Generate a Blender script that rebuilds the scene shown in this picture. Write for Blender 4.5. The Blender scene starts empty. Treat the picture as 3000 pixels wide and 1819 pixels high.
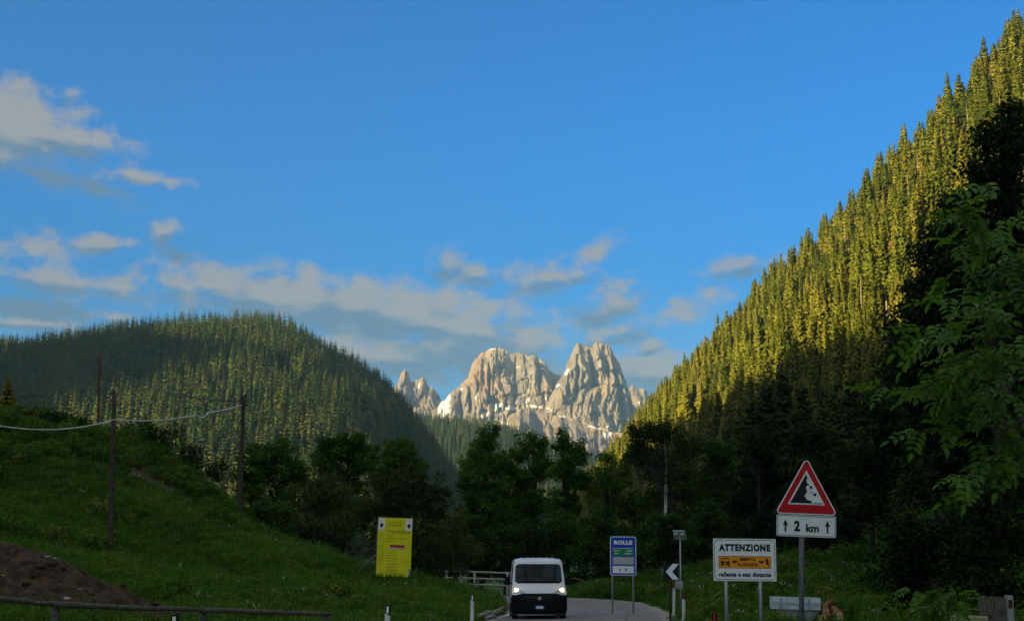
import bpy, bmesh, math, random
import numpy as np
from mathutils import Vector, Matrix, Euler

random.seed(7)
R = math.radians
SC = bpy.context.scene
COL = SC.collection

# ------------------------------------------------------------------ camera
F = 4121.0                     # focal length in pixels of a 3000 px wide frame
CAMZ = 1.5
PITCH = math.atan((1695 - 909.5) / F)
cam_data = bpy.data.cameras.new('camera')
cam_data.sensor_width = 36.0
cam_data.lens = 36.0 * F / 3000.0
cam_data.clip_start = 0.2
cam_data.clip_end = 60000.0
cam = bpy.data.objects.new('camera', cam_data)
COL.objects.link(cam)
cam.location = (0, 0, CAMZ)
cam.rotation_euler = (math.pi / 2 + PITCH, 0, 0)
SC.camera = cam
SC.render.engine = 'CYCLES'
SC.cycles.use_denoising = True
SC.cycles.max_bounces = 6
SC.cycles.diffuse_bounces = 3
SC.cycles.transparent_max_bounces = 8
SC.cycles.volume_bounces = 0
SC.view_settings.view_transform = 'Standard'
SC.view_settings.look = 'None'
SC.view_settings.exposure = 1.6
SC.view_settings.gamma = 1.0

CP, SP = math.cos(PITCH), math.sin(PITCH)
def ray(px, py):
    rx = (px - 1500) / F; ry = (909.5 - py) / F
    return rx, CP - ry * SP, SP + ry * CP
def P(px, py, Y):
    """the point at depth Y that a survey of the photograph puts at (px, py)"""
    x, y, z = ray(px, py)
    return Vector((x / y * Y, Y, CAMZ + z / y * Y))
def azel(px, py):
    x, y, z = ray(px, py)
    return math.atan2(x, y), math.atan2(z, math.hypot(x, y))

# ------------------------------------------------------------------ sun and sky
TOSUN = Vector((-0.74, -0.64, 0.21)).normalized()
SUN_EL = math.asin(TOSUN.z)
SUN_ROT = math.atan2(TOSUN.x, TOSUN.y)
sun_data = bpy.data.lights.new('sun', 'SUN')
sun_data.energy = 5.0
sun_data.angle = R(0.5)
sun_data.color = (1.0, 0.82, 0.44)
sun = bpy.data.objects.new('sun', sun_data)
COL.objects.link(sun)
sun.rotation_euler = TOSUN.to_track_quat('Z', 'Y').to_euler()

world = bpy.data.worlds.new('World'); SC.world = world
world.use_nodes = True
WN = world.node_tree; WN.nodes.clear()
class NT:
    """little helper that writes math as nodes"""
    def __init__(s, tree): s.t = tree
    def new(s, kind, **kw):
        n = s.t.nodes.new(kind)
        for k, v in kw.items(): setattr(n, k, v)
        return n
    def put(s, sock, v):
        if hasattr(v, 'is_linked'): s.t.links.new(v, sock)
        elif v is not None:
            if hasattr(sock.default_value, '__len__') and not hasattr(v, '__len__'): v = (v, v, v)
            if hasattr(v, '__len__') and len(v) == 3 and hasattr(sock.default_value, '__len__') and len(sock.default_value) == 4: v = (*v, 1)
            sock.default_value = v
    def m(s, op, a, b=None, c=None, clamp=False):
        n = s.new('ShaderNodeMath', operation=op); n.use_clamp = clamp
        s.put(n.inputs[0], a)
        if b is not None: s.put(n.inputs[1], b)
        if c is not None: s.put(n.inputs[2], c)
        return n.outputs[0]
    def add(s, a, b): return s.m('ADD', a, b)
    def sub(s, a, b): return s.m('SUBTRACT', a, b)
    def mul(s, a, b): return s.m('MULTIPLY', a, b)
    def step(s, a, lo, hi):
        n = s.new('ShaderNodeMapRange', interpolation_type='SMOOTHSTEP')
        s.put(n.inputs[0], a); n.inputs[1].default_value = lo; n.inputs[2].default_value = hi
        return n.outputs[0]
    def mix(s, f, a, b, blend='MIX'):
        n = s.new('ShaderNodeMix', data_type='RGBA', blend_type=blend)
        s.put(n.inputs[0], f); s.put(n.inputs[6], a); s.put(n.inputs[7], b)
        return n.outputs[2]
    def noise(s, vec, scale, detail=3, rough=0.55, dist=0.0):
        n = s.new('ShaderNodeTexNoise')
        if vec is not None: s.put(n.inputs['Vector'], vec)
        n.inputs['Scale'].default_value = scale; n.inputs['Detail'].default_value = detail
        n.inputs['Roughness'].default_value = rough; n.inputs['Distortion'].default_value = dist
        return n.outputs[0]
    def vec(s, x, y, z=0.0):
        n = s.new('ShaderNodeCombineXYZ')
        s.put(n.inputs[0], x); s.put(n.inputs[1], y); s.put(n.inputs[2], z)
        return n.outputs[0]
    def sep(s, v):
        n = s.new('ShaderNodeSeparateXYZ'); s.put(n.inputs[0], v); return n.outputs

W = NT(WN)
sky = W.new('ShaderNodeTexSky', sky_type='NISHITA')
sky.sun_disc = False
sky.sun_elevation = SUN_EL
sky.sun_rotation = SUN_ROT
sky.altitude = 1300
sky.air_density = 1.0; sky.dust_density = 0.3; sky.ozone_density = 2.5
hsv = W.new('ShaderNodeHueSaturation'); hsv.inputs['Hue'].default_value = 0.512; hsv.inputs['Saturation'].default_value = 1.53; hsv.inputs['Value'].default_value = 1.0
WN.links.new(sky.outputs[0], hsv.inputs['Color'])
tc = W.new('ShaderNodeTexCoord')
dx, dy, dz = W.sep(tc.outputs['Generated'])
az = W.m('ARCTAN2', dx, dy)
el = W.m('ARCSINE', dz)
W.put(hsv.inputs['Value'], W.m('MULTIPLY_ADD', W.step(el, 0.0, 0.34), 0.50, 0.52))
ae = W.vec(az, el)
p = W.vec(az, W.mul(el, 1.35))
n1 = W.noise(p, 36.0, 9, 0.66, 0.2)
n2 = W.noise(W.vec(W.add(az, 0.010), W.sub(W.mul(el, 1.35), 0.022)), 36.0, 5, 0.6, 0.2)
# cloud banks: pixel centre, half sizes in pixels, tilt in degrees (up to the right), strength, brightness
BANKS = [
    (30, 340, 190, 66, -14, 1.3, 0.9), (140, 400, 170, 46, -8, 1.3, 0.55), (120, 500, 260, 26, -11, 0.9, -0.25), (420, 525, 110, 20, -4, 0.8, 0.6), (290, 405, 90, 26, -6, 0.8, 0.8),
    (95, 740, 110, 45, 0, 0.85, 0.75), (280, 720, 120, 28, 0, 0.55, 0.5), (490, 685, 40, 34, 20, 0.9, 0.6), (510, 728, 60, 26, -32, 1.0, -0.1),
    (150, 830, 330, 36, -3, 1.0, 0.55), (90, 900, 260, 38, -4, 1.0, -0.25), (330, 935, 60, 20, 0, 0.8, 0.55), (60, 950, 180, 18, 0, 0.8, 0.5),
    (620, 845, 230, 50, 4, 1.05, 0.5), (1000, 850, 330, 45, -5, 0.95, 0.6), (1250, 950, 420, 58, -9, 1.15, 0.1), (1300, 1010, 240, 50, -6, 1.0, -0.15), (1180, 1070, 200, 40, -6, 0.9, 0.2), (1480, 970, 170, 28, -8, 0.9, 0.5),
    (1310, 785, 60, 45, 20, 0.75, 0.55), (1400, 810, 70, 35, -10, 0.75, 0.4), (1730, 755, 95, 28, 28, 0.9, 0.85), (1590, 820, 130, 45, 8, 0.8, 0.45), (1690, 810, 80, 30, 8, 0.7, 0.35), (1800, 890, 85, 50, 22, 1.05, 0.25), (1760, 920, 80, 40, 0, 0.9, -0.1),
    (1810, 980, 105, 36, 14, 1.05, 0.65), (1760, 1000, 60, 25, 10, 0.9, 0.2), (2010, 920, 110, 40, 25, 0.9, 0.75), (1910, 1020, 55, 25, 20, 0.7, 0.4), (2160, 790, 95, 30, 10, 0.85, 0.6), (2280, 775, 70, 28, 12, 0.7, 0.5), (1880, 1085, 150, 40, -6, 0.95, 0.3), (200, 285, 50, 30, 25, 0.4, 0.6),
    (1050, 910, 430, 66, -6, 1.5, 0.2), (800, 880, 280, 48, -3, 1.35, 0.3), (1320, 965, 310, 46, -10, 1.5, 0.45), (1350, 1030, 280, 55, -5, 1.5, -0.2), (1120, 1050, 300, 50, 0, 1.4, 0.2), (1900, 1100, 200, 45, 0, 1.3, 0.25), (20, 400, 190, 60, -6, 1.3, 0.5),
]
def bank(bx, by, sx, sy, tilt, amp=1.0):
    a0, e0 = azel(bx, by)
    n = W.new('ShaderNodeMapping', vector_type='TEXTURE')
    W.put(n.inputs['Vector'], ae)
    n.inputs['Location'].default_value = (a0, e0, 0)
    n.inputs['Rotation'].default_value = (0, 0, R(tilt))
    n.inputs['Scale'].default_value = (2.0 * sx / F, 2.1 * sy / F, 1)
    g = W.new('ShaderNodeTexGradient', gradient_type='SPHERICAL')
    WN.links.new(n.outputs[0], g.inputs[0])
    return W.mul(g.outputs['Fac'], amp) if amp > 1.2 else g.outputs['Fac']
lit_m = dark_m = None
for (bx, by, sx, sy, tilt, amp, br) in BANKS:
    t = R(tilt)
    k = min(1.0, amp) ** 0.5
    if br > -0.1:
        g = bank(bx + math.sin(t) * sy * 0.2, by - math.cos(t) * sy * 0.25, sx * k, sy * k * 0.9, tilt, amp)
        lit_m = g if lit_m is None else W.m('MAXIMUM', lit_m, g)
    if br < 0.7:
        g = bank(bx, by + sy * 0.35, sx * k * 0.95, sy * k * (0.65 + 0.4 * (0.5 - br)), tilt, amp)
        dark_m = g if dark_m is None else W.m('MAXIMUM', dark_m, g)
mask = W.m('MAXIMUM', lit_m, dark_m)
dens = W.add(mask, W.mul(W.sub(n1, 0.5), 2.9))
cov = W.mul(W.step(dens, 0.14, 1.0), W.step(mask, 0.0, 0.2))
lit = W.m('MULTIPLY_ADD', W.sub(lit_m, dark_m), 1.9, 0.46)
lit = W.m('ADD', lit, W.mul(W.sub(n1, n2), 2.8), clamp=True)
CLOUD_DARK = (0.62, 1.02, 1.45); CLOUD_LIT = (2.0, 1.80, 1.60); CLOUD_FILL = (5.2, 4.8, 4.1)
ccol = W.mix(lit, CLOUD_DARK, CLOUD_LIT)
skycol = W.mix(W.mul(cov, 0.84), hsv.outputs[0], ccol)
SKY_STRENGTH = 0.0627
bg = W.new('ShaderNodeBackground'); bg.inputs['Strength'].default_value = SKY_STRENGTH
WN.links.new(skycol, bg.inputs['Color'])
# brighter broken cloud added all round the unseen sky to raise the fill light
gen = W.mul(W.step(W.noise(tc.outputs['Generated'], 3.2, 3, 0.55), 0.39, 0.58), W.step(el, 0.0, 0.09))
bg2 = W.new('ShaderNodeBackground'); bg2.inputs['Strength'].default_value = SKY_STRENGTH
WN.links.new(W.mix(W.mul(gen, 0.8), hsv.outputs[0], CLOUD_FILL), bg2.inputs['Color'])
front = W.m('LESS_THAN', W.m('ABSOLUTE', az), 0.46)
front = W.mul(front, W.m('LESS_THAN', el, 0.5))
mixs = W.new('ShaderNodeMixShader')
WN.links.new(front, mixs.inputs[0]); WN.links.new(bg2.outputs[0], mixs.inputs[1]); WN.links.new(bg.outputs[0], mixs.inputs[2])
wo = W.new('ShaderNodeOutputWorld'); WN.links.new(mixs.outputs[0], wo.inputs['Surface'])
world.cycles.sampling_method = 'MANUAL'
world.cycles.sample_map_resolution = 256
HAZE = 6.5e-5
# ------------------------------------------------------------------ helpers
def hash2(ix, iy, seed):
    h = (ix.astype(np.int64) * 374761393 + iy.astype(np.int64) * 668265263 + seed * 1442695041) & 0xffffffff
    h = ((h ^ (h >> 13)) * 1274126177) & 0xffffffff
    h = (h ^ (h >> 16)) & 0xffffff
    return h / float(0xffffff)
def vnoise(x, y, seed=0):
    x = np.asarray(x, float); y = np.asarray(y, float)
    ix = np.floor(x); iy = np.floor(y); fx = x - ix; fy = y - iy
    fx = fx * fx * (3 - 2 * fx); fy = fy * fy * (3 - 2 * fy)
    a = hash2(ix, iy, seed); b = hash2(ix + 1, iy, seed); c = hash2(ix, iy + 1, seed); d = hash2(ix + 1, iy + 1, seed)
    return (a * (1 - fx) + b * fx) * (1 - fy) + (c * (1 - fx) + d * fx) * fy
def fbm(x, y, octaves=4, seed=0, gain=0.5):
    t = 0; amp = 1; s = 0
    for o in range(octaves):
        t = t + amp * (vnoise(x * 2 ** o, y * 2 ** o, seed + 17 * o) - 0.5) * 2; s += amp; amp *= gain
    return t / s
def sstep(x, lo, hi):
    t = np.clip((np.asarray(x, float) - lo) / (hi - lo), 0, 1)
    return t * t * (3 - 2 * t)

def tag(o, label=None, cat=None, group=None, kind=None):
    if label: o['label'] = label
    if cat: o['category'] = cat
    if group: o['group'] = group
    if kind: o['kind'] = kind
    return o
def empty(name, loc=(0, 0, 0), rot=(0, 0, 0), label=None, cat=None, group=None):
    o = bpy.data.objects.new(name, None); COL.objects.link(o)
    o.empty_display_size = 0.2
    o.location = loc; o.rotation_euler = rot
    return tag(o, label, cat, group)
def mesh_np(name, verts, faces, mats=(), smooth=False, mat_idx=None):
    me = bpy.data.meshes.new(name)
    if isinstance(faces, np.ndarray):
        k = faces.shape[1]; n = len(faces)
        me.vertices.add(len(verts)); me.vertices.foreach_set('co', np.asarray(verts, np.float32).ravel())
        me.loops.add(n * k); me.loops.foreach_set('vertex_index', faces.astype(np.int32).ravel())
        me.polygons.add(n)
        me.polygons.foreach_set('loop_start', np.arange(0, n * k, k, dtype=np.int32))
        me.update(calc_edges=True)
    else:
        me.from_pydata([tuple(v) for v in verts], [], faces); me.update()
    for m in mats: me.materials.append(m)
    if mat_idx is not None: me.polygons.foreach_set('material_index', np.asarray(mat_idx, np.int32))
    if smooth: me.polygons.foreach_set('use_smooth', np.ones(len(me.polygons), bool))
    return me
def link(name, me, parent=None, loc=None, rot=None):
    o = bpy.data.objects.new(name, me); COL.objects.link(o)
    if parent is not None: o.parent = parent
    if loc is not None: o.location = loc
    if rot is not None: o.rotation_euler = rot
    return o
def copy_tree(src, parent=None):
    c = src.copy(); COL.objects.link(c)
    if parent is not None: c.parent = parent
    for ch in list(src.children): copy_tree(ch, c)
    return c
def attr(me, name, vals, typ='FLOAT'):
    a = me.attributes.new(name, typ, 'POINT')
    a.data.foreach_set('value' if typ in ('FLOAT', 'INT') else 'vector', np.asarray(vals, np.int32 if typ == 'INT' else np.float32).ravel())

class MB:
    """collects pieces of one mesh"""
    def __init__(s): s.v = []; s.f = []; s.mi = []
    def raw(s, v, f, mi=0):
        b = len(s.v); s.v += [tuple(q) for q in v]; s.f += [tuple(i + b for i in q) for q in f]; s.mi += [mi] * len(f); return s
    def box(s, x0, x1, y0, y1, z0, z1, mi=0):
        v = [(x0, y0, z0), (x1, y0, z0), (x1, y1, z0), (x0, y1, z0), (x0, y0, z1), (x1, y0, z1), (x1, y1, z1), (x0, y1, z1)]
        return s.raw(v, [(0, 3, 2, 1), (4, 5, 6, 7), (0, 1, 5, 4), (1, 2, 6, 5), (2, 3, 7, 6), (3, 0, 4, 7)], mi)
    def tube(s, pts, rad, n=8, mi=0, caps=True, jitter=0.0, rng=None):
        pts = [Vector(q) for q in pts]
        rad = [rad] * len(pts) if not hasattr(rad, '__len__') else rad
        v = []; f = []
        up = None
        for i, q in enumerate(pts):
            d = (pts[min(i + 1, len(pts) - 1)] - pts[max(i - 1, 0)])
            d = d.normalized() if d.length > 1e-9 else Vector((0, 0, 1))
            if up is None: up = Vector((0, 0, 1)) if abs(d.z) < 0.9 else Vector((1, 0, 0))
            a = d.cross(up).normalized(); b = a.cross(d).normalized(); up = b
            for k in range(n):
                t = 2 * math.pi * k / n
                r = rad[i] * (1 + (rng.uniform(-jitter, jitter) if rng else 0))
                v.append(q + a * (math.cos(t) * r) + b * (math.sin(t) * r))
        for i in range(len(pts) - 1):
            for k in range(n):
                f.append((i * n + k, i * n + (k + 1) % n, (i + 1) * n + (k + 1) % n, (i + 1) * n + k))
        if caps:
            f.append(tuple(range(n - 1, -1, -1))); f.append(tuple(range((len(pts) - 1) * n, len(pts) * n)))
        return s.raw(v, f, mi)
    def plate(s, pts, y0, y1, mi=0):
        """flat shape given as (x, z) outline, counter-clockwise seen from -Y, between depths y0 (front) and y1"""
        n = len(pts)
        v = [(x, y0, z) for x, z in pts] + [(x, y1, z) for x, z in pts]
        f = [tuple(range(n)), tuple(range(2 * n - 1, n - 1, -1))] + [(i, i + n, (i + 1) % n + n, (i + 1) % n) for i in range(n)]
        return s.raw(v, f, mi)
    def build(s, name, mats, parent=None, smooth=False, loc=None, rot=None, bevel=0, recalc=True):
        mats = mats if isinstance(mats, (list, tuple)) else [mats]
        me = mesh_np(name, s.v, s.f, mats, smooth, s.mi)
        if recalc or bevel:
            bm = bmesh.new(); bm.from_mesh(me)
            if bevel: bmesh.ops.bevel(bm, geom=bm.edges[:], offset=bevel, segments=2, affect='EDGES', clamp_overlap=True)
            bmesh.ops.recalc_face_normals(bm, faces=bm.faces)
            bm.to_mesh(me); bm.free()
        return link(name, me, parent, loc, rot)

def rrect(w, h, r, cx=0, cz=0, seg=5):
    out = []
    for (sx, sz, a0) in ((1, -1, -90), (1, 1, 0), (-1, 1, 90), (-1, -1, 180)):
        for k in range(seg + 1):
            a = R(a0 + 90 * k / seg)
            out.append((cx + sx * (w / 2 - r) + r * math.cos(a), cz + sz * (h / 2 - r) + r * math.sin(a)))
    return out
def text_part(body, mat, parent, x0, x1, z0, z1, y, bold=0.0, name='lettering', spacing=1.0):
    cu = bpy.data.curves.new('lettering', 'FONT'); cu.body = body; cu.size = 1.0; cu.offset = bold
    cu.space_character = spacing; cu.resolution_u = 3; cu.align_x = 'CENTER'
    ob = bpy.data.objects.new('lettering', cu); COL.objects.link(ob)
    dg = bpy.context.evaluated_depsgraph_get(); dg.update()
    me = bpy.data.meshes.new_from_object(ob.evaluated_get(dg))
    bpy.data.objects.remove(ob); bpy.data.curves.remove(cu)
    n = len(me.vertices); co = np.zeros(n * 3, np.float32); me.vertices.foreach_get('co', co); co = co.reshape(-1, 3)
    lo, hi = co.min(0), co.max(0)
    out = np.zeros_like(co)
    out[:, 0] = x0 + (co[:, 0] - lo[0]) / (hi[0] - lo[0]) * (x1 - x0)
    out[:, 2] = z0 + (co[:, 1] - lo[1]) / (hi[1] - lo[1]) * (z1 - z0)
    out[:, 1] = y
    me.vertices.foreach_set('co', out.ravel()); me.update()
    me.materials.clear(); me.materials.append(mat)
    return link(name, me, parent)

# ------------------------------------------------------------------ materials
def mat(name, col, rough=0.7, metal=0.0, var=0.18, scale=6.0, col2=None, bump=0.0, bscale=None, spec=0.2, coat=0.0, emit=None, coord='Object', detail=4, rand=0.0, stretch=None, dirt=0.0):
    m = bpy.data.materials.new(name); m.use_nodes = True
    t = m.node_tree; t.nodes.clear(); N = NT(t)
    b = N.new('ShaderNodeBsdfPrincipled'); o = N.new('ShaderNodeOutputMaterial'); t.links.new(b.outputs[0], o.inputs[0])
    tcn = N.new('ShaderNodeTexCoord'); v = tcn.outputs[coord]
    if stretch:
        mp = N.new('ShaderNodeMapping'); t.links.new(v, mp.inputs[0]); mp.inputs['Scale'].default_value = stretch; v = mp.outputs[0]
    nz = N.noise(v, scale, detail, 0.6)
    c2 = col2 or tuple(min(1, c * (1 + var)) for c in col)
    c1 = col if col2 else tuple(c * (1 - var) for c in col)
    cc = N.mix(N.step(nz, 0.36, 0.64), c1, c2)
    if dirt:
        cc = N.mix(N.mul(N.step(N.noise(v, scale * 0.37, 5, 0.65), 0.48, 0.68), dirt), cc, tuple(c * 0.35 + 0.01 for c in col))
    if rand:
        oi = N.new('ShaderNodeObjectInfo')
        cc = N.mix(1.0, cc, N.vec(*[N.m('MULTIPLY_ADD', oi.outputs['Random'], 2 * rand, 1 - rand)] * 3), 'MULTIPLY')
    t.links.new(cc, b.inputs['Base Color'])
    N.put(b.inputs['Roughness'], N.m('MULTIPLY_ADD', nz, 0.2, rough - 0.1))
    b.inputs['Metallic'].default_value = metal; b.inputs['Specular IOR Level'].default_value = spec; b.inputs['Coat Weight'].default_value = coat
    if emit: b.inputs['Emission Color'].default_value = (*emit[:3], 1); b.inputs['Emission Strength'].default_value = emit[3]
    if bump:
        bn = N.new('ShaderNodeBump'); bn.inputs['Strength'].default_value = bump; bn.inputs['Distance'].default_value = 0.02
        t.links.new(N.noise(v, bscale or scale * 3, 5, 0.6), bn.inputs['Height']); t.links.new(bn.outputs[0], b.inputs['Normal'])
    return m
def leaf_mat(name, c1, c2, trans=0.35, patch=0.25, rough=0.7, rand=0.25, c3=None, spec=0.06, isl=0.7):
    """leaves: colour varies from clump to clump and tree to tree; some light passes through"""
    m = bpy.data.materials.new(name); m.use_nodes = True
    t = m.node_tree; t.nodes.clear(); N = NT(t)
    o = N.new('ShaderNodeOutputMaterial')
    b = N.new('ShaderNodeBsdfPrincipled'); tr = N.new('ShaderNodeBsdfTranslucent'); mx = N.new('ShaderNodeMixShader')
    g = N.new('ShaderNodeNewGeometry'); oi = N.new('ShaderNodeObjectInfo')
    nz = N.noise(g.outputs['Position'], patch, 3, 0.6)
    f = N.m('ADD', N.step(nz, 0.35, 0.65), N.mul(N.sub(g.outputs['Random Per Island'], 0.5), isl), clamp=True)
    cc = N.mix(f, c1, c2)
    if c3: cc = N.mix(N.step(oi.outputs['Random'], 0.62, 1.0), cc, c3)
    cc = N.mix(1.0, cc, N.vec(*[N.m('MULTIPLY_ADD', oi.outputs['Random'], 2 * rand, 1 - rand)] * 3), 'MULTIPLY')
    t.links.new(cc, b.inputs['Base Color'])
    tcx = N.mix(1.0, cc, (1.25, 1.3, 0.6), 'MULTIPLY'); t.links.new(tcx, tr.inputs['Color'])
    b.inputs['Roughness'].default_value = rough; b.inputs['Specular IOR Level'].default_value = spec
    mx.inputs[0].default_value = trans
    t.links.new(b.outputs[0], mx.inputs[1]); t.links.new(tr.outputs[0], mx.inputs[2]); t.links.new(mx.outputs[0], o.inputs[0])
    return m

M = {}
M['spruce'] = leaf_mat('spruce needles', (0.100, 0.122, 0.012), (0.175, 0.172, 0.020), 0.15, 0.05, 0.8, 0.30, (0.165, 0.142, 0.018), 0.04, isl=0.12)
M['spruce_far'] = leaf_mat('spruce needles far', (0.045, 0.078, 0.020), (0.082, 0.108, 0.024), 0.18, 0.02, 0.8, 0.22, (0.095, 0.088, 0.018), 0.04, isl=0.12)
M['spruce_shade'] = leaf_mat('spruce needles with painted shade', (0.018, 0.034, 0.008), (0.040, 0.060, 0.012), 0.12, 0.1, 0.85, 0.25, spec=0.04)  # needle colour darkened to stand in for shade on the nearer spruces
M['dead'] = leaf_mat('dead needles', (0.16, 0.07, 0.025), (0.22, 0.11, 0.04), 0.1, 0.05, 0.9, 0.2)
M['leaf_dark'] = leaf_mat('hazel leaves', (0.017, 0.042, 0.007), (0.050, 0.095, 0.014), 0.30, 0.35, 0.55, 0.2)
M['leaf_ash'] = leaf_mat('ash leaves', (0.030, 0.070, 0.006), (0.075, 0.150, 0.014), 0.35, 0.4, 0.7, 0.15)
M['leaf_olive'] = leaf_mat('willow leaves', (0.030, 0.052, 0.013), (0.070, 0.098, 0.028), 0.30, 0.3, 0.7, 0.15)
M['leaf_bright'] = leaf_mat('bright leaves', (0.070, 0.10, 0.012), (0.13, 0.16, 0.02), 0.40, 0.3, 0.6, 0.15)
M['leaf_near'] = leaf_mat('near ash leaflets', (0.055, 0.13, 0.012), (0.115, 0.22, 0.028), 0.40, 3.0, 0.5, 0.15, spec=0.2)
M['leaf_shade'] = leaf_mat('broad leaves with painted shade', (0.008, 0.020, 0.004), (0.022, 0.045, 0.008), 0.20, 0.3, 0.6, 0.2)  # leaf colour darkened to stand in for deep shade
M['grass'] = leaf_mat('grass blades', (0.032, 0.100, 0.008), (0.075, 0.172, 0.014), 0.30, 0.12, 0.7, 0.3, (0.11, 0.125, 0.022), 0.10)
M['bark'] = mat('bark', (0.075, 0.058, 0.045), 0.9, scale=9, var=0.4, stretch=(3, 3, 0.6), bump=0.5)
M['bark_dark'] = mat('dark bark', (0.035, 0.030, 0.024), 0.9, scale=9, var=0.4, stretch=(3, 3, 0.6), bump=0.5)
M['bark_pale'] = mat('pale spruce bark', (0.30, 0.23, 0.14), 0.9, scale=3, var=0.35, stretch=(3, 3, 0.5))
M['birch'] = mat('birch bark', (0.50, 0.47, 0.42), 0.8, scale=5, var=0.4, stretch=(1, 1, 4), dirt=0.8)
M['wood_grey'] = mat('weathered wood', (0.12, 0.105, 0.085), 0.85, scale=12, var=0.45, stretch=(4, 4, 0.5), bump=0.5, dirt=0.5)
M['wood_log'] = mat('weathered log rail', (0.10, 0.092, 0.078), 0.85, scale=10, var=0.5, stretch=(0.5, 4, 4), bump=0.6, dirt=0.6)
M['wood_pole'] = mat('old pole timber', (0.060, 0.048, 0.038), 0.9, scale=9, var=0.4, stretch=(4, 4, 0.4), bump=0.5, dirt=0.4)
M['wood_red'] = mat('reddish timber', (0.11, 0.055, 0.032), 0.85, scale=10, var=0.35, stretch=(4, 4, 0.5), bump=0.4)
M['rail_pale'] = mat('pale railing timber', (0.36, 0.33, 0.27), 0.8, scale=9, var=0.3, stretch=(0.6, 4, 4), bump=0.3, dirt=0.4)
M['steel'] = mat('galvanised steel', (0.33, 0.36, 0.38), 0.5, 0.6, 0.15, 14, bump=0.05)
M['steel_dark'] = mat('dull steel post', (0.13, 0.135, 0.14), 0.6, 0.4, 0.2, 14)
M['white'] = mat('white sign film', (0.80, 0.80, 0.78), 0.45, var=0.05, scale=5, dirt=0.06)
M['black'] = mat('black print', (0.012, 0.012, 0.014), 0.5, var=0.1)
M['red'] = mat('red sign film', (0.48, 0.008, 0.010), 0.5, var=0.08, dirt=0.1)
M['blue'] = mat('blue sign film', (0.006, 0.060, 0.42), 0.5, var=0.08)
M['green_panel'] = mat('green panel', (0.010, 0.22, 0.075), 0.5, var=0.08)
M['grey_panel'] = mat('grey panel', (0.42, 0.43, 0.42), 0.55, var=0.06, dirt=0.1)
M['amber'] = mat('amber panel', (0.80, 0.29, 0.015), 0.5, var=0.06)
M['amber_print'] = mat('dark print', (0.035, 0.008, 0.004), 0.6, var=0.1)
M['yellow'] = mat('yellow board', (0.72, 0.66, 0.010), 0.55, var=0.06, scale=2.5, dirt=0.06)
M['yellow_print'] = mat('olive print', (0.20, 0.19, 0.02), 0.7, var=0.1)
M['crest_red'] = mat('crest dark red', (0.07, 0.010, 0.015), 0.6, var=0.2)
M['strip_red'] = mat('red strip', (0.42, 0.015, 0.010), 0.6, var=0.35, scale=3)
M['plastic_black'] = mat('black plastic', (0.012, 0.012, 0.013), 0.5, var=0.15)
M['plastic_white'] = mat('white plastic post', (0.62, 0.63, 0.62), 0.6, var=0.10, scale=9, dirt=0.25)
M['reflector_white'] = mat('white reflector', (0.80, 0.82, 0.82), 0.3, var=0.05)
M['reflector_red'] = mat('red reflector', (0.42, 0.012, 0.010), 0.3, var=0.1)
M['rust'] = mat('rusty iron', (0.075, 0.028, 0.016), 0.9, 0.2, 0.4, 12)
M['cable_pale'] = mat('pale cable sheath', (0.66, 0.67, 0.66), 0.6, var=0.1, scale=2)
M['cable_dark'] = mat('dark cable', (0.040, 0.045, 0.052), 0.6, var=0.2, scale=2)
M['insulator'] = mat('insulator', (0.02, 0.018, 0.018), 0.4)
M['concrete'] = mat('concrete', (0.30, 0.30, 0.29), 0.85, var=0.2, scale=5, bump=0.3, dirt=0.4)
M['galv_sheet'] = mat('pale galvanised sheet', (0.55, 0.60, 0.62), 0.55, 0.15, 0.12, 7, dirt=0.2)
M['stone'] = mat('stone', (0.24, 0.22, 0.19), 0.9, var=0.3, scale=7, bump=0.6, dirt=0.4, rand=0.25)
M['stone_pale'] = mat('pale stone', (0.42, 0.38, 0.32), 0.9, var=0.25, scale=5, bump=0.5, dirt=0.25, rand=0.3)
M['soil'] = mat('dark soil', (0.048, 0.029, 0.015), 0.95, var=0.55, scale=3.0, bump=1.0, bscale=14, detail=6)
M['log_bark'] = mat('log bark', (0.17, 0.065, 0.032), 0.9, var=0.4, scale=8, bump=0.5)
M['log_end'] = mat('cut log end', (0.55, 0.36, 0.16), 0.8, var=0.2, scale=9)
M['slat'] = mat('pale green slat', (0.36, 0.36, 0.18), 0.7, var=0.15, scale=6, stretch=(0.5, 4, 4), dirt=0.2)
M['flower'] = mat('white petals', (0.70, 0.70, 0.66), 0.8, var=0.1)
M['solar'] = mat('solar cells', (0.02, 0.03, 0.06), 0.25, 0.2, 0.2)

def pos_mat(name):
    m = bpy.data.materials.new(name); m.use_nodes = True
    t = m.node_tree; t.nodes.clear(); N = NT(t)
    b = N.new('ShaderNodeBsdfPrincipled'); o = N.new('ShaderNodeOutputMaterial'); t.links.new(b.outputs[0], o.inputs[0])
    g = N.new('ShaderNodeNewGeometry')
    b.inputs['Roughness'].default_value = 0.9; b.inputs['Specular IOR Level'].default_value = 0.2
    return m, N, b, g.outputs['Position'], t, g
def attr_of(N, name):
    a = N.new('ShaderNodeAttribute'); a.attribute_name = name; return a.outputs['Fac']

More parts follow.
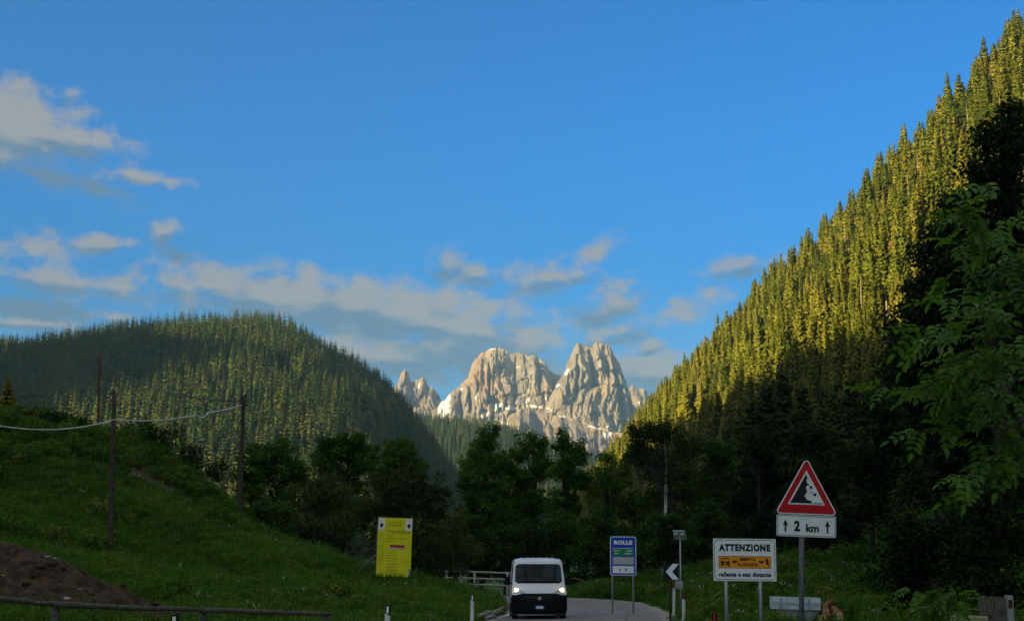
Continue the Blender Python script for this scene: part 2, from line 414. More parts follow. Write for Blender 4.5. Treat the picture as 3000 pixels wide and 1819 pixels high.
m, N, b, pos, t, _ = pos_mat('meadow ground')
c = N.mix(N.step(N.noise(pos, 0.35, 5, 0.6), 0.35, 0.65), (0.026, 0.072, 0.007), (0.052, 0.120, 0.012))
c = N.mix(N.step(N.noise(pos, 3.0, 4, 0.6), 0.5, 0.75), c, (0.018, 0.030, 0.008))
soil = N.mix(N.step(N.noise(pos, 2.2, 5, 0.65), 0.38, 0.62), (0.050, 0.032, 0.018), (0.13, 0.085, 0.050))
sm = N.step(N.add(attr_of(N, 'soil'), N.mul(N.sub(N.noise(pos, 0.9, 5, 0.65), 0.5), 1.6)), 0.45, 0.75)
c = N.mix(sm, c, soil)
t.links.new(c, b.inputs['Base Color'])
bn = N.new('ShaderNodeBump'); bn.inputs['Distance'].default_value = 0.15; t.links.new(N.noise(pos, 4.0, 5, 0.65), bn.inputs['Height']); t.links.new(bn.outputs[0], b.inputs['Normal'])
M['ground'] = m

m, N, b, pos, t, _ = pos_mat('asphalt')
c = N.mix(N.step(N.noise(pos, 0.5, 4, 0.6), 0.35, 0.65), (0.165, 0.160, 0.150), (0.215, 0.208, 0.195))
c = N.mix(N.mul(N.step(N.noise(pos, 60, 2, 0.6), 0.5, 0.7), 0.35), c, (0.27, 0.26, 0.25))
rl = attr_of(N, 'lane')
wob = N.mul(N.sub(N.noise(pos, 0.6, 3, 0.6), 0.5), 0.9)
track = N.m('ABSOLUTE', N.sub(N.m('ABSOLUTE', N.sub(N.m('ABSOLUTE', N.add(rl, wob)), 1.6)), 0.75))
c = N.mix(N.mul(N.sub(1.0, N.step(track, 0.1, 0.5)), 0.22), c, (0.12, 0.118, 0.115))
for off, wd in ((0.25, 0.035), (1.9, 0.032), (-1.4, 0.022)):
    cr = N.m('ABSOLUTE', N.sub(N.add(rl, N.mul(N.sub(N.noise(pos, 0.35, 4, 0.7), 0.5), 1.8)), off))
    c = N.mix(N.mul(N.sub(1.0, N.step(cr, wd * 0.5, wd * 1.5)), 0.75), c, (0.035, 0.035, 0.037))
t.links.new(c, b.inputs['Base Color']); b.inputs['Roughness'].default_value = 0.8
bn = N.new('ShaderNodeBump'); bn.inputs['Distance'].default_value = 0.01; t.links.new(N.noise(pos, 40, 3, 0.6), bn.inputs['Height']); t.links.new(bn.outputs[0], b.inputs['Normal'])
M['asphalt'] = m
M['gravel'] = mat('gravel verge', (0.30, 0.26, 0.20), 0.95, var=0.4, scale=9, bump=0.8, coord='Object', dirt=0.4)
M['line'] = mat('worn road paint', (0.60, 0.60, 0.56), 0.7, var=0.15, scale=3, dirt=0.5)

m, N, b, pos, t, _ = pos_mat('forest floor')
c = N.mix(N.step(N.noise(pos, 0.03, 5, 0.6), 0.35, 0.65), (0.030, 0.036, 0.008), (0.075, 0.080, 0.016))
c = N.mix(N.step(N.noise(pos, 0.012, 4, 0.6), 0.60, 0.72), c, (0.13, 0.085, 0.045))
t.links.new(c, b.inputs['Base Color']); M['forest_floor'] = m

m, N, b, pos, t, geo = pos_mat('dolomite rock')
x_, y_, z_ = N.sep(pos)
sv = N.vec(N.mul(x_, 1.0), N.mul(y_, 1.0), N.mul(z_, 0.22))
streak = N.noise(sv, 0.027, 6, 0.65)
big = N.noise(pos, 0.0058, 4, 0.6, 0.5)
c = N.mix(N.step(streak, 0.35, 0.65), (0.148, 0.118, 0.088), (0.265, 0.214, 0.158))
c = N.mix(N.mul(N.step(big, 0.51, 0.66), 0.65), c, (0.33, 0.195, 0.095))
c = N.mix(N.mul(N.step(N.noise(sv, 0.083, 4, 0.7), 0.56, 0.70), 0.6), c, (0.125, 0.104, 0.084))
sn = attr_of(N, 'snow')
nn = N.add(sn, N.mul(N.sub(N.noise(pos, 0.042, 6, 0.7), 0.5), 1.3))
c = N.mix(N.step(nn, 0.48, 0.56), c, (0.60, 0.58, 0.55))
t.links.new(c, b.inputs['Base Color'])
bn = N.new('ShaderNodeBump'); bn.inputs['Distance'].default_value = 16.0; bn.inputs['Strength'].default_value = 0.9
t.links.new(N.noise(sv, 0.05, 6, 0.7), bn.inputs['Height']); t.links.new(bn.outputs[0], b.inputs['Normal'])
M['rock'] = m
# ------------------------------------------------------------------ the road line
ROAD = np.array([(-6.5, -60), (-4.2, -30), (-1.7, 0), (0.4, 28), (2.0, 50), (3.0, 62), (3.1, 73), (1.9, 82), (-1.6, 89.5), (-8, 94), (-20, 97.5), (-45, 100), (-80, 101)], float)
def resample(pts, n):
    d = np.r_[0, np.cumsum(np.hypot(*np.diff(pts, axis=0).T))]
    # Catmull-Rom through the survey points
    out = []
    for s in np.linspace(0, d[-1], n):
        i = min(max(np.searchsorted(d, s) - 1, 0), len(pts) - 2)
        u = (s - d[i]) / (d[i + 1] - d[i])
        p0 = pts[max(i - 1, 0)]; p1 = pts[i]; p2 = pts[i + 1]; p3 = pts[min(i + 2, len(pts) - 1)]
        out.append(0.5 * (2 * p1 + (p2 - p0) * u + (2 * p0 - 5 * p1 + 4 * p2 - p3) * u * u + (3 * p1 - p0 - 3 * p2 + p3) * u ** 3))
    return np.array(out)
RL = resample(ROAD, 160)
RT = np.gradient(RL, axis=0); RT /= np.linalg.norm(RT, axis=1)[:, None]
RNRM = np.c_[RT[:, 1], -RT[:, 0]]            # to the right of travel
RW = 3.25 + 0.35 * sstep(RL[:, 1], 60, 80)
RS = np.r_[0, np.cumsum(np.hypot(*np.diff(RL, axis=0).T))]
RZ = 0.45 * sstep(RL[:, 1], 52, 98) + 0.5 * sstep(-RL[:, 0], 5, 60) * (RL[:, 1] > 60)
def road_near(x, y):
    x = np.atleast_1d(x); y = np.atleast_1d(y)
    best = np.full(x.shape, 1e9); bz = np.zeros(x.shape); side = np.zeros(x.shape); bw = np.full(x.shape, 3.25)
    for i in range(len(RL)):
        ex = x - RL[i, 0]; ey = y - RL[i, 1]
        d = np.hypot(ex, ey); k = d < best
        best = np.where(k, d, best); bz = np.where(k, RZ[i], bz); bw = np.where(k, RW[i], bw)
        side = np.where(k, ex * RNRM[i, 0] + ey * RNRM[i, 1], side)
    return best - bw, bz, side

# ------------------------------------------------------------------ ground heights near the road (surveyed spot heights, thin-plate surface)
SPOT = []
def spot(px, py, Y, dz=0.0):
    q = P(px, py, Y); SPOT.append((q.x, q.y, q.z + dz))
# left bank
for a in [(322, 1660, 57), (695, 1522, 80), (0, 1262, 76), (150, 1272, 78), (300, 1285, 80), (420, 1310, 82), (520, 1362, 84), (600, 1410, 86),
          (0, 1400, 66), (200, 1400, 68), (450, 1470, 70), (560, 1560, 66), (800, 1600, 72), (900, 1700, 62), (1150, 1700, 62), (1040, 1655, 66), (1250, 1708, 64), (1330, 1738, 66), (1395, 1772, 62), (1440, 1790, 60),
          (0, 1560, 58), (150, 1620, 54), (450, 1720, 52), (700, 1735, 54), (950, 1770, 52), (1200, 1790, 53)]: spot(*a)
SPOT += [(-9, 22, 0.0), (-5, 29, 0.05), (-12, 34, 0.35), (-14, 40, 0.7), (-20, 42, 1.4), (-8, 40, 0.25), (-4, 42, 0.1), (-2.6, 48, 0.0), (-1.9, 55, 0.15), (-6, 50, 0.4), (-1.0, 66, 0.5), (-2.4, 70, 0.7), (-3.0, 74, 0.7),
         (-16, 10, 0.2), (-30, 20, 2.5), (-30, 45, 4.0), (-45, 60, 12), (-45, 85, 14), (-40, 105, 8), (-25, 92, 6.5), (-25, 112, 2.0), (-12, 88, 2.2), (-12, 105, 0.3), (-6, 80, 1.2), (-5, 104, 0.2), (-55, 20, 8), (-60, 110, 9), (-60, -10, 6), (-20, -20, 0.5), (-40, -50, 4), (-8, -50, 0)]
# right verge and meadow
SPOT += [(4.0, 15, 0.0), (5.2, 22, 0.0), (5.8, 31, 0.05), (6.8, 42, 0.15), (7.4, 52, 0.35), (8.0, 60, 0.55), (7.6, 70, 0.65), (6.5, 78, 0.65), (5.0, 86, 0.6), (2.5, 96, 0.5), (0, 99, 0.45),
         (9, 40, 0.45), (11, 42, 0.6), (14, 45, 1.0), (10, 60, 1.1), (13, 64, 1.9), (17, 66, 2.3), (22, 68, 2.8), (9, 74, 1.2), (12, 80, 2.0), (7, 88, 0.8), (16, 30, 0.6), (10, 25, 0.2), (8, 12, 0.0), (20, 15, 1.0), (30, 30, 4), (34, 60, 8), (30, 90, 8), (12, 100, 1.2), (25, 120, 3), (5, 110, -0.5), (-5, 125, -2), (8, 140, -2), (35, 140, 8), (10, -30, 0), (30, -30, 4), (-20, 150, -2), (-50, 150, 2)]
# the road itself
for i in range(0, len(RL), 6):
    if -55 < RL[i, 0]: SPOT.append((RL[i, 0], RL[i, 1], RZ[i]))
SPOT = np.array(SPOT)
def _tps(r2): return np.where(r2 > 1e-9, 0.5 * r2 * np.log(np.maximum(r2, 1e-12)), 0.0)
_n = len(SPOT)
_A = np.zeros((_n + 3, _n + 3))
_A[:_n, :_n] = _tps(((SPOT[:, None, :2] - SPOT[None, :, :2]) ** 2).sum(-1)) + np.eye(_n) * 6.0
_A[:_n, _n] = 1; _A[:_n, _n + 1:] = SPOT[:, :2]; _A[_n:, :_n] = _A[:_n, _n:].T
_W = np.linalg.solve(_A, np.r_[SPOT[:, 2], 0, 0, 0])
def ground_z(x, y, detail=True):
    x = np.atleast_1d(np.asarray(x, float)); y = np.atleast_1d(np.asarray(y, float))
    shp = x.shape; x = x.ravel(); y = y.ravel()
    cx = np.clip(x, -62, 45); cy = np.clip(y, -55, 150)
    z = np.full(x.shape, _W[_n]) + _W[_n + 1] * cx + _W[_n + 2] * cy
    for i in range(_n): z += _W[i] * _tps((cx - SPOT[i, 0]) ** 2 + (cy - SPOT[i, 1]) ** 2)
    far = sstep(np.maximum(np.maximum(-70 - x, x - 60), np.maximum(y - 160, -70 - y)), 0, 120)
    valley = -2.5 + 0.018 * np.clip(y, 0, 1500) * (y > 0) + 1.5 * fbm(x * 0.01, y * 0.01, 3, 5)
    z = z * (1 - far) + valley * far
    if detail: z += 0.16 * fbm(x * 0.35, y * 0.35, 3, 3) + 0.30 * fbm(x * 0.11, y * 0.11, 3, 9)
    near = (np.abs(x) < 100) & (y > -70) & (y < 120)
    if near.any():
        d, rz, side = road_near(x[near], y[near])
        w = sstep(d, np.where((side > 0) & (y[near] > 58), 0.7, -0.1), np.where((side > 0) & (y[near] > 58), 2.4, 1.6))
        z[near] = (rz - 0.06) * (1 - w) + np.maximum(z[near], rz - 0.5) * w
    return z.reshape(shp)
def gz(x, y): return float(ground_z(np.array([x]), np.array([y]))[0])

def axis(dense_lo, dense_hi, step, lo, hi, grow=1.13):
    a = list(np.arange(dense_lo, dense_hi + 1e-6, step))
    s = step
    while a[-1] < hi: s *= grow; a.append(a[-1] + s)
    s = step
    while a[0] > lo: s *= grow; a.insert(0, a[0] - s)
    return np.array(a)
def grid_faces(nx, ny):
    i = np.arange(nx - 1); j = np.arange(ny - 1)
    a = (j[:, None] * nx + i[None, :]).ravel()
    return np.c_[a, a + 1, a + nx + 1, a + nx]
gx = axis(-48, 40, 0.55, -12000, 12000); gy = axis(8, 125, 0.55, -9000, 14000)
GX, GY = np.meshgrid(gx, gy)
GZ = ground_z(GX, GY)
# bare earth shows in patches on the upper left bank and along the verge
soil = np.zeros(GX.size)
for (px, py, Y, s, a) in [(400, 1330, 79, 5.0, 0.95), (500, 1400, 77, 5.5, 0.95), (330, 1370, 76, 4, 0.8), (590, 1455, 76, 3.4, 0.9), (150, 1310, 76, 4, 0.7), (150, 1700, 45, 7, 0.55), (330, 1790, 40, 3, 0.8), (430, 1800, 38, 3, 0.7)]:
    q = P(px, py, Y); soil = np.maximum(soil, a * np.exp(-((GX.ravel() - q.x) ** 2 + (GY.ravel() - q.y) ** 2) / s ** 2))
me = mesh_np('ground', np.c_[GX.ravel(), GY.ravel(), GZ.ravel()], grid_faces(len(gx), len(gy)), [M['ground']], True)
attr(me, 'soil', soil)
tag(link('ground', me), 'grassy valley ground with roadside banks', kind='structure')

# road, verge, edge lines
def ribbon(name, off0, off1, dz, m, i0=0, i1=None, na=9, lane=False, jag=0.0):
    i1 = len(RL) if i1 is None else i1
    v = []; ln = []
    for i in range(i0, i1):
        a = off0(i); b_ = off1(i)
        for k in range(na):
            o = a + (b_ - a) * k / (na - 1)
            if jag and k in (0, na - 1): o += jag * (vnoise(i * 0.9, k * 3.1 + 7) - 0.5) * (1 if k else -1)
            x, y = RL[i] + RNRM[i] * o
            cam_ = 0.05 * (1 - (o / RW[i]) ** 2)
            v.append((x, y, RZ[i] + cam_ + dz)); ln.append(o)
    me = mesh_np(name, np.array(v), grid_faces(na, i1 - i0)[:, ::-1].copy(), [m], True)
    if lane: attr(me, 'lane', ln)
    return link(name, me)
tag(ribbon('road', lambda i: -RW[i], lambda i: RW[i], 0.0, M['asphalt'], na=15, lane=True, jag=0.3), 'grey asphalt road curving left behind the bank', kind='structure')
tag(ribbon('gravel_verge', lambda i: RW[i] - 0.25, lambda i: RW[i] + 0.55 + 0.7 * sstep(RL[i, 1], 72, 86), -0.012, M['gravel'], 70, 150, 5, jag=0.6), 'pale gravel verge along the outer edge of the bend', kind='structure')
tag(ribbon('edge_line', lambda i: -RW[i] + 0.18, lambda i: -RW[i] + 0.30, 0.005, M['line'], 0, 108, 3, jag=0.03), 'worn white line along the road edge', kind='structure')

# ------------------------------------------------------------------ hills
def hill_mesh(name, xs, ys, zf, m, label, smooth=True):
    X, Y = np.meshgrid(xs, ys)
    Z = zf(X, Y)
    me = mesh_np(name, np.c_[X.ravel(), Y.ravel(), Z.ravel()], grid_faces(len(xs), len(ys)), [m], smooth)
    return tag(link(name, me), label, kind='structure')

# steep wooded slope on the right: crest line surveyed against the sky (a tree height lower)
CREST_PX = [(1905, 1255, 1120), (1990, 1165, 1010), (2100, 1050, 880), (2250, 900, 780), (2400, 745, 700), (2550, 600, 655), (2700, 465, 620), (2850, 310, 600), (3000, 165, 590)]
CREST = np.array([tuple(P(*q)) for q in CREST_PX])[::-1]
CY = np.r_[-200, 300, 480, CREST[:, 1], 1250, 1500]
CX = np.r_[300, 262, 244, CREST[:, 0], 100, 80]
CZ = np.r_[240, 240, 240, CREST[:, 2], 90, 20]
def slope_z(x, y):
    xc = np.interp(y, CY, CX); zc = np.interp(y, CY, CZ)
    s = np.interp(y, [0, 200, 350, 500, 700, 900, 1120], [1.05, 1.08, 1.12, 1.16, 1.16, 1.16, 1.16])
    d = xc - x
    z = np.where(d > 0, zc - s * d, zc - 0.35 * -d)
    z = z - 6 * np.exp(-(d / 18.0) ** 2)
    z = z + 7 * fbm(x * 0.012, y * 0.012, 4, 31)
    foot = -6.0
    return np.maximum(z, foot) + 0.0
hill_mesh('forested_slope', np.linspace(-60, 420, 160), np.linspace(-200, 1500, 300), slope_z, M['forest_floor'], 'steep forested mountainside on the right')

# wooded hill on the left
LH = np.array([(P(px, py + 52, 1500).x, P(px, py + 52, 1500).z) for px, py in [(-900, 1050), (-500, 1020), (0, 1012), (150, 1002), (300, 975), (450, 952), (600, 928), (750, 912), (850, 932), (950, 985), (1050, 1040), (1120, 1085), (1170, 1135), (1220, 1205), (1270, 1275), (1340, 1380), (1420, 1480), (1520, 1600), (1700, 1690)]])
def lhill_z(x, y):
    zc = np.interp(x, LH[:, 0], LH[:, 1])
    f = sstep(y, 620, 1520); f = 0.35 * np.clip((y - 620) / 900, 0, 1) + 0.65 * f
    back = 1 - 0.75 * sstep(y, 1520, 2400)
    n = fbm(x * 0.006, y * 0.006, 4, 77)
    return zc * f * back + 12 * n * f - 3.0 - 8 * (1 - f)
hill_mesh('forested_hill', np.linspace(-1000, 80, 150), np.linspace(600, 2400, 150), lhill_z, M['forest_floor'], 'rounded forested hill behind the left bank')

# lower forested ridge in front of the peaks
MR = np.array([(P(px, py + 28, 2500).x, P(px, py + 36, 2500).z) for px, py in [(600, 1100), (1000, 1165), (1180, 1195), (1260, 1205), (1340, 1215), (1400, 1222), (1500, 1243), (1560, 1262), (1620, 1278), (1700, 1312), (1760, 1345), (1820, 1385), (1950, 1450), (2200, 1560)]])
def mridge_z(x, y):
    zc = np.interp(x, MR[:, 0], MR[:, 1])
    f = sstep(y, 1700, 2540); back = 1 - 0.8 * sstep(y, 2540, 3500)
    return zc * f * back + 22 * fbm(x * 0.003, y * 0.003, 4, 51) * f - 6
hill_mesh('forested_ridge', np.linspace(-900, 650, 120), np.linspace(1650, 3500, 110), mridge_z, M['forest_floor'], 'low forested ridge in front of the rocky peaks')

# far wooded shoulder that lies in shade
BR = np.array([(P(px, py, 3800).x, P(px, py, 3800).z) for px, py in [(1400, 1480), (1640, 1380), (1700, 1345), (1740, 1315), (1780, 1296), (1830, 1274), (1860, 1270), (1900, 1258), (1960, 1240), (2100, 1210), (2400, 1150), (3000, 1100), (3600, 1150)]])
def bridge_z(x, y):
    zc = np.interp(x, BR[:, 0], BR[:, 1])
    f = sstep(y, 2900, 3840); back = 1 - 0.8 * sstep(y, 3840, 4900)
    return zc * f * back + 30 * fbm(x * 0.0025, y * 0.0025, 4, 52) * f + 9 * fbm(x * 0.03, y * 0.03, 2, 53) * f - 8
hill_mesh('forested_shoulder', np.linspace(-150, 2100, 220), np.linspace(2850, 4800, 120), bridge_z, M['forest_floor'], 'far forested mountain shoulder in blue shade')

# unseen valley side shades the valley floor; two added hills shade hill and shoulder
def ridge_hill(name, x0, y0, hgt, wx, wy, label, n=110, seed=1):
    xs = np.linspace(x0 - 2.2 * wx, x0 + 2.2 * wx, n); ys = np.linspace(y0 - 2.2 * wy, y0 + 2.2 * wy, n)
    def zf(x, y):
        u = np.abs(x - x0) / (wx * 1.7); v = np.abs(y - y0) / wy
        g = np.clip(1 - u, 0, 1) * (1 - sstep(v, 0.85, 1.9))
        return hgt * g + 0.10 * hgt * fbm(x * 4 / wx, y * 4 / wx, 4, seed, 0.6) * g - 5
    return hill_mesh(name, xs, ys, zf, M['forest_floor'], label)
ridge_hill('valley_side', -560, -420, 250, 250, 640, 'wooded valley side left of the road outside the picture')
ridge_hill('shade_spur', -1150, 600, 480, 330, 150, 'added unseen spur that casts shade on the forested hill', seed=2)  # unseen, added to throw shade across the forested hill
ridge_hill('shade_mountain', -1750, 1950, 1000, 520, 330, 'added unseen mountainside that casts shade on the far shoulder', seed=3)  # unseen, added to put the far shoulder in shade

# ------------------------------------------------------------------ the rocky peaks
SNOW = [(1300, 1195, 22, 42, 0), (1308, 1175, 14, 26, 20), (1460, 1186, 26, 7, 10), (1452, 1198, 10, 14, -30), (1496, 1194, 20, 9, 0), (1420, 1216, 16, 8, -40), (1565, 1190, 40, 4, 6), (1610, 1200, 22, 4, 28), (1600, 1165, 14, 4, -45),
        (1630, 1130, 14, 6, -20), (1661, 1090, 5, 14, 25), (1480, 1240, 12, 6, 10), (1745, 1252, 30, 4, 12), (1790, 1256, 22, 5, 25), (1775, 1275, 20, 10, -20), (1228, 1130, 3, 14, 12), (1505, 1122, 5, 10, 20), (1580, 1060, 16, 4, 32), (1440, 1022, 12, 3, 0), (1590, 1080, 8, 3, 0), (1395, 1165, 4, 8, 0), (1545, 1175, 6, 12, 30), (1460, 1215, 9, 5, -45), (1648, 1220, 12, 4, 10), (1350, 1142, 10, 3, -40), (1880, 1175, 5, 3, 0), (1515, 1075, 6, 3, 30), (1480, 1045, 8, 3, 20)]
def peak(name, D, pts, base, label, seed, ribs, flare=0.36, res=2.0, amp=1.0, ledge=1.0, jag=1.0, gullies=()):
    pts = np.array(pts, float); D = D * 0.6; K = 0.6
    pxs = np.arange(pts[0, 0], pts[-1, 0] + 0.1, res)
    pys = np.interp(pxs, pts[:, 0], pts[:, 1])
    top = np.array([tuple(P(a, b_, D)) for a, b_ in zip(pxs, pys)])
    n = len(pxs)
    X = top[:, 0] / K
    zc = top[:, 2] / K + jag * (10 * fbm(X * 0.02, X * 0 + seed, 4, seed) + 8 * fbm(X * 0.06, X * 0 + 3, 3, seed + 5) + 20 * (np.round(vnoise(X / 34, X * 0 + 1, seed + 6) * 3) / 3 - 0.5))
    zb = (CAMZ + D * (1695 - base) / F) / K
    nv = 200
    v = np.linspace(0, 1, nv) ** 0.95
    Z = zc[None, :] + (zb - zc)[None, :] * v[:, None]
    XX = np.repeat(X[None, :], nv, 0)
    drop = (zc[None, :] - Z)
    # buttresses, gullies and ledges
    wx = XX + 40 * fbm(XX * 0.004, Z * 0.004, 3, seed + 40)
    rib = 0
    for (wl, a, o) in ribs:
        rib = rib + a * (1.1 - np.abs(fbm(wx / wl + 3.1 * o, Z / (wl * 3.6), 3, seed + o, 0.6)) * 2.2)
    lz = Z / 105.0 + 1.6 * fbm(XX * 0.005, Z * 0.004, 4, seed + 12)
    bandid = np.floor(lz)
    shift = 70 * (hash2(bandid, bandid * 0, seed + 77) - 0.5)
    amask = 0.35 + 1.3 * vnoise(XX / 150, Z / 110, seed + 71)
    small = 0
    for o, (wl, a) in enumerate(((120, 40), (62, 32), (33, 22), (18, 13))):
        q = np.abs(fbm((wx + shift * (1 if o else 0.3)) / wl + o * 7.7, Z / (wl * 4.0), 2, seed + 30 + o)) * 5.0
        small = small + a * amask * np.minimum(q, 1.0)                    # flat panels split by narrow cracks
    small = small + 8 * fbm(XX / 14, Z / 9, 2, seed + 9)
    col_px = pxs[None, :]; row_py = 1695 - (Z * K - CAMZ) / D * F
    for (gp, gw, gd, g0, g1, gs) in gullies:
        cxp = gp + gs * (row_py - g0) + 3 * fbm(row_py / 20, row_py * 0 + gp, 3, seed)
        small = small - gd * np.exp(-((col_px - cxp) / gw) ** 2) * sstep(row_py, g0 - 6, g0 + 10) * (1 - sstep(row_py, g1 - 15, g1 + 10))
    saw = lz - np.floor(lz)
    led = ledge * 22 * (np.minimum(saw * 1.15, 1.0) - 0.5) * sstep(vnoise(XX / 150, Z / 80, seed + 3), 0.2, 0.8)
    fade = sstep(drop, 0, 140)
    Y = D / K - flare * drop * (0.7 + 0.6 * v[:, None]) - amp * (rib + small) * (0.25 + 0.75 * fade) + led * fade
    verts = np.c_[XX.ravel(), Y.ravel(), Z.ravel()]
    # back side
    nb = 14
    w = np.linspace(0, 1, nb + 1)[1:]
    Zb = zc[None, :] + (zb - zc)[None, :] * w[:, None]
    Yb = Y[0][None, :] + (zc[None, :] - Zb) * 0.8 + 30 * fbm(X[None, :] / 90 + 0 * w[:, None], Zb / 200, 3, seed + 60)
    verts = np.r_[np.c_[np.repeat(X[None, :], nb, 0).ravel()[::1], Yb.ravel(), Zb.ravel()].reshape(nb, n, 3)[::-1].reshape(-1, 3), verts]
    verts = verts * K
    f = grid_faces(n, nv + nb)
    me = mesh_np(name, verts, f[:, ::-1].copy(), [M['rock']], False)
    # snow lies in gullies and on ledges
    snow = np.zeros(len(verts))
    vv = verts - np.array([0, 0, CAMZ])
    dep = vv[:, 1] * CP + vv[:, 2] * SP
    ppx = 1500 + F * vv[:, 0] / dep; ppy = 909.5 - F * (-vv[:, 1] * SP + vv[:, 2] * CP) / dep
    for (sx, sy, a, b_, tl) in SNOW:
        c_, s_ = math.cos(R(tl)), math.sin(R(tl))
        du = (ppx - sx) * c_ + (ppy - sy) * s_; dv = -(ppx - sx) * s_ + (ppy - sy) * c_
        snow = np.maximum(snow, 0.86 * np.exp(-0.8 * ((du / a) ** 2 + (dv / b_) ** 2)))
    shelf = np.r_[np.zeros(nb * n), (0.44 * sstep(vnoise(XX / 26, Z / 16, seed + 22), 0.74, 0.95) * sstep(vnoise(XX / 190, Z / 120, seed + 23), 0.4, 0.7)).ravel()]
    snow = np.maximum(snow, shelf)
    attr(me, 'snow', snow)
    return tag(link(name, me), label, kind='structure')
RB = [(420, 45, 1), (170, 30, 2)]
peak('rocky_peak', 9600, [(1060, 1260), (1120, 1200), (1165, 1130), (1178, 1098), (1188, 1090), (1198, 1096), (1204, 1112), (1214, 1108), (1222, 1104), (1235, 1112), (1242, 1110), (1262, 1130), (1280, 1148), (1296, 1178), (1330, 1215), (1380, 1262)], 1420, 'small jagged rock peaks beside the forested hill', 11, [(150, 45, 1), (80, 26, 2)], jag=1.7)
peak('rocky_peak', 9000, [(1190, 1300), (1240, 1235), (1290, 1185), (1330, 1146), (1372, 1112), (1383, 1075), (1402, 1042), (1430, 1024), (1452, 1021), (1478, 1028), (1500, 1036), (1525, 1036), (1552, 1046), (1572, 1043), (1598, 1064), (1606, 1085), (1628, 1098), (1645, 1104), (1690, 1125), (1760, 1180), (1830, 1270)], 1420, 'broad domed grey rock peak with snow patches', 23, RB, gullies=[(1376, 5, 110, 1140, 1230, 0.1), (1350, 5, 80, 1150, 1230, 0.05), (1435, 4, 50, 1060, 1200, 0.0), (1575, 6, 70, 1060, 1170, 0.05), (1512, 4, 45, 1050, 1180, -0.05), (1610, 6, 70, 1080, 1180, 0.2)])
peak('rocky_peak', 8700, [(1540, 1290), (1590, 1200), (1640, 1115), (1655, 1098), (1661, 1066), (1677, 1040), (1686, 1014), (1694, 1006), (1706, 1014), (1718, 1013), (1727, 1020), (1742, 1008), (1765, 1006), (1783, 1012), (1794, 1036), (1806, 1058), (1813, 1066), (1822, 1092), (1836, 1118), (1846, 1146), (1855, 1190), (1868, 1230), (1880, 1280)], 1420, 'tall towering rock peak right of the dome with orange streaks', 37, [(300, 55, 1), (130, 34, 2)], flare=0.26, jag=0.8, gullies=[(1728, 6, 120, 1030, 1150, 0.06), (1768, 5, 70, 1020, 1120, 0.1), (1796, 6, 90, 1060, 1290, 0.12), (1690, 5, 60, 1050, 1200, -0.05), (1662, 5, 80, 1120, 1170, 0.0), (1842, 10, 160, 1120, 1300, 0.08)])
peak('rocky_peak', 9500, [(1800, 1160), (1840, 1140), (1850, 1136), (1866, 1142), (1880, 1138), (1895, 1142), (1899, 1170), (1906, 1190), (1920, 1180), (1932, 1160), (1950, 1150), (1990, 1180), (2080, 1260)], 1420, 'low rock tower behind the right flank of the tall peak', 41, [(120, 50, 1), (60, 26, 2), (30, 12, 3)])
peak('rocky_peak', 8000, [(1330, 1330), (1400, 1262), (1470, 1225), (1530, 1194), (1560, 1192), (1590, 1200), (1640, 1218), (1700, 1238), (1740, 1250), (1800, 1266), (1850, 1276), (1890, 1300), (1960, 1350)], 1440, 'pale lower rock apron below the two big peaks', 53, [(240, 60, 1), (110, 34, 2), (50, 16, 3)], flare=0.5)
# ------------------------------------------------------------------ conifers
def spruce_mesh(seed, whorls, per, base, rad, fine=True, sparse=0.0):
    """crown of drooping tent-shaped boughs in whorls, height 1"""
    rg = random.Random(seed); v = []; f = []
    for w in range(whorls):
        t = (w + rg.uniform(-0.3, 0.3)) / whorls
        h = base + (0.985 - base) * max(0, t)
        L = rad * (1 - (h - base) / (1.0 - base)) ** 0.8 * rg.uniform(0.72, 1.12) + 0.010
        L *= min(1, 0.65 + 1.4 * t)
        n = max(3, int(round(per * (0.6 + 0.4 * (1 - t)))))
        a0 = rg.uniform(0, 6.28)
        for k in range(n):
            if rg.random() < sparse: continue
            a = a0 + 2 * math.pi * k / n + rg.uniform(-0.35, 0.35)
            l = L * rg.uniform(0.55, 1.18)
            dx, dy = math.cos(a), math.sin(a); sx, sy = -dy, dx
            z0 = h + rg.uniform(-0.008, 0.008)
            droop = l * rg.uniform(0.25, 0.55); lift = l * rg.uniform(0.0, 0.18)
            wd = l * rg.uniform(0.26, 0.40) + 0.004; hang = l * rg.uniform(0.15, 0.36) + 0.005
            b = len(v)
            def q(r, s, z): v.append((dx * r + sx * s, dy * r + sy * s, z))
            q(0.0, 0, z0)
            q(l * 0.55, 0, z0 - droop * 0.45)
            q(l, rg.uniform(-.1, .1) * l, z0 - droop + lift)
            q(l * 0.40, wd * 0.8, z0 - droop * 0.4 - hang * 0.8)
            q(l * 0.40, -wd * 0.8, z0 - droop * 0.4 - hang * 0.8)
            q(l * 0.80, wd * 0.62, z0 - droop * 0.85 - hang)
            q(l * 0.80, -wd * 0.62, z0 - droop * 0.85 - hang)
            f += [(b, b + 3, b + 1), (b, b + 1, b + 4), (b + 1, b + 5, b + 2), (b + 1, b + 2, b + 6)]
            if fine: f += [(b + 1, b + 3, b + 5), (b + 1, b + 6, b + 4)]
    b = len(v)
    v += [(0, 0, 1.0), (0.006, 0.004, 0.95), (-0.006, 0.004, 0.95), (0, -0.007, 0.95)]
    f += [(b, b + 1, b + 2), (b, b + 2, b + 3), (b, b + 3, b + 1)]
    return v, outward(v, f)
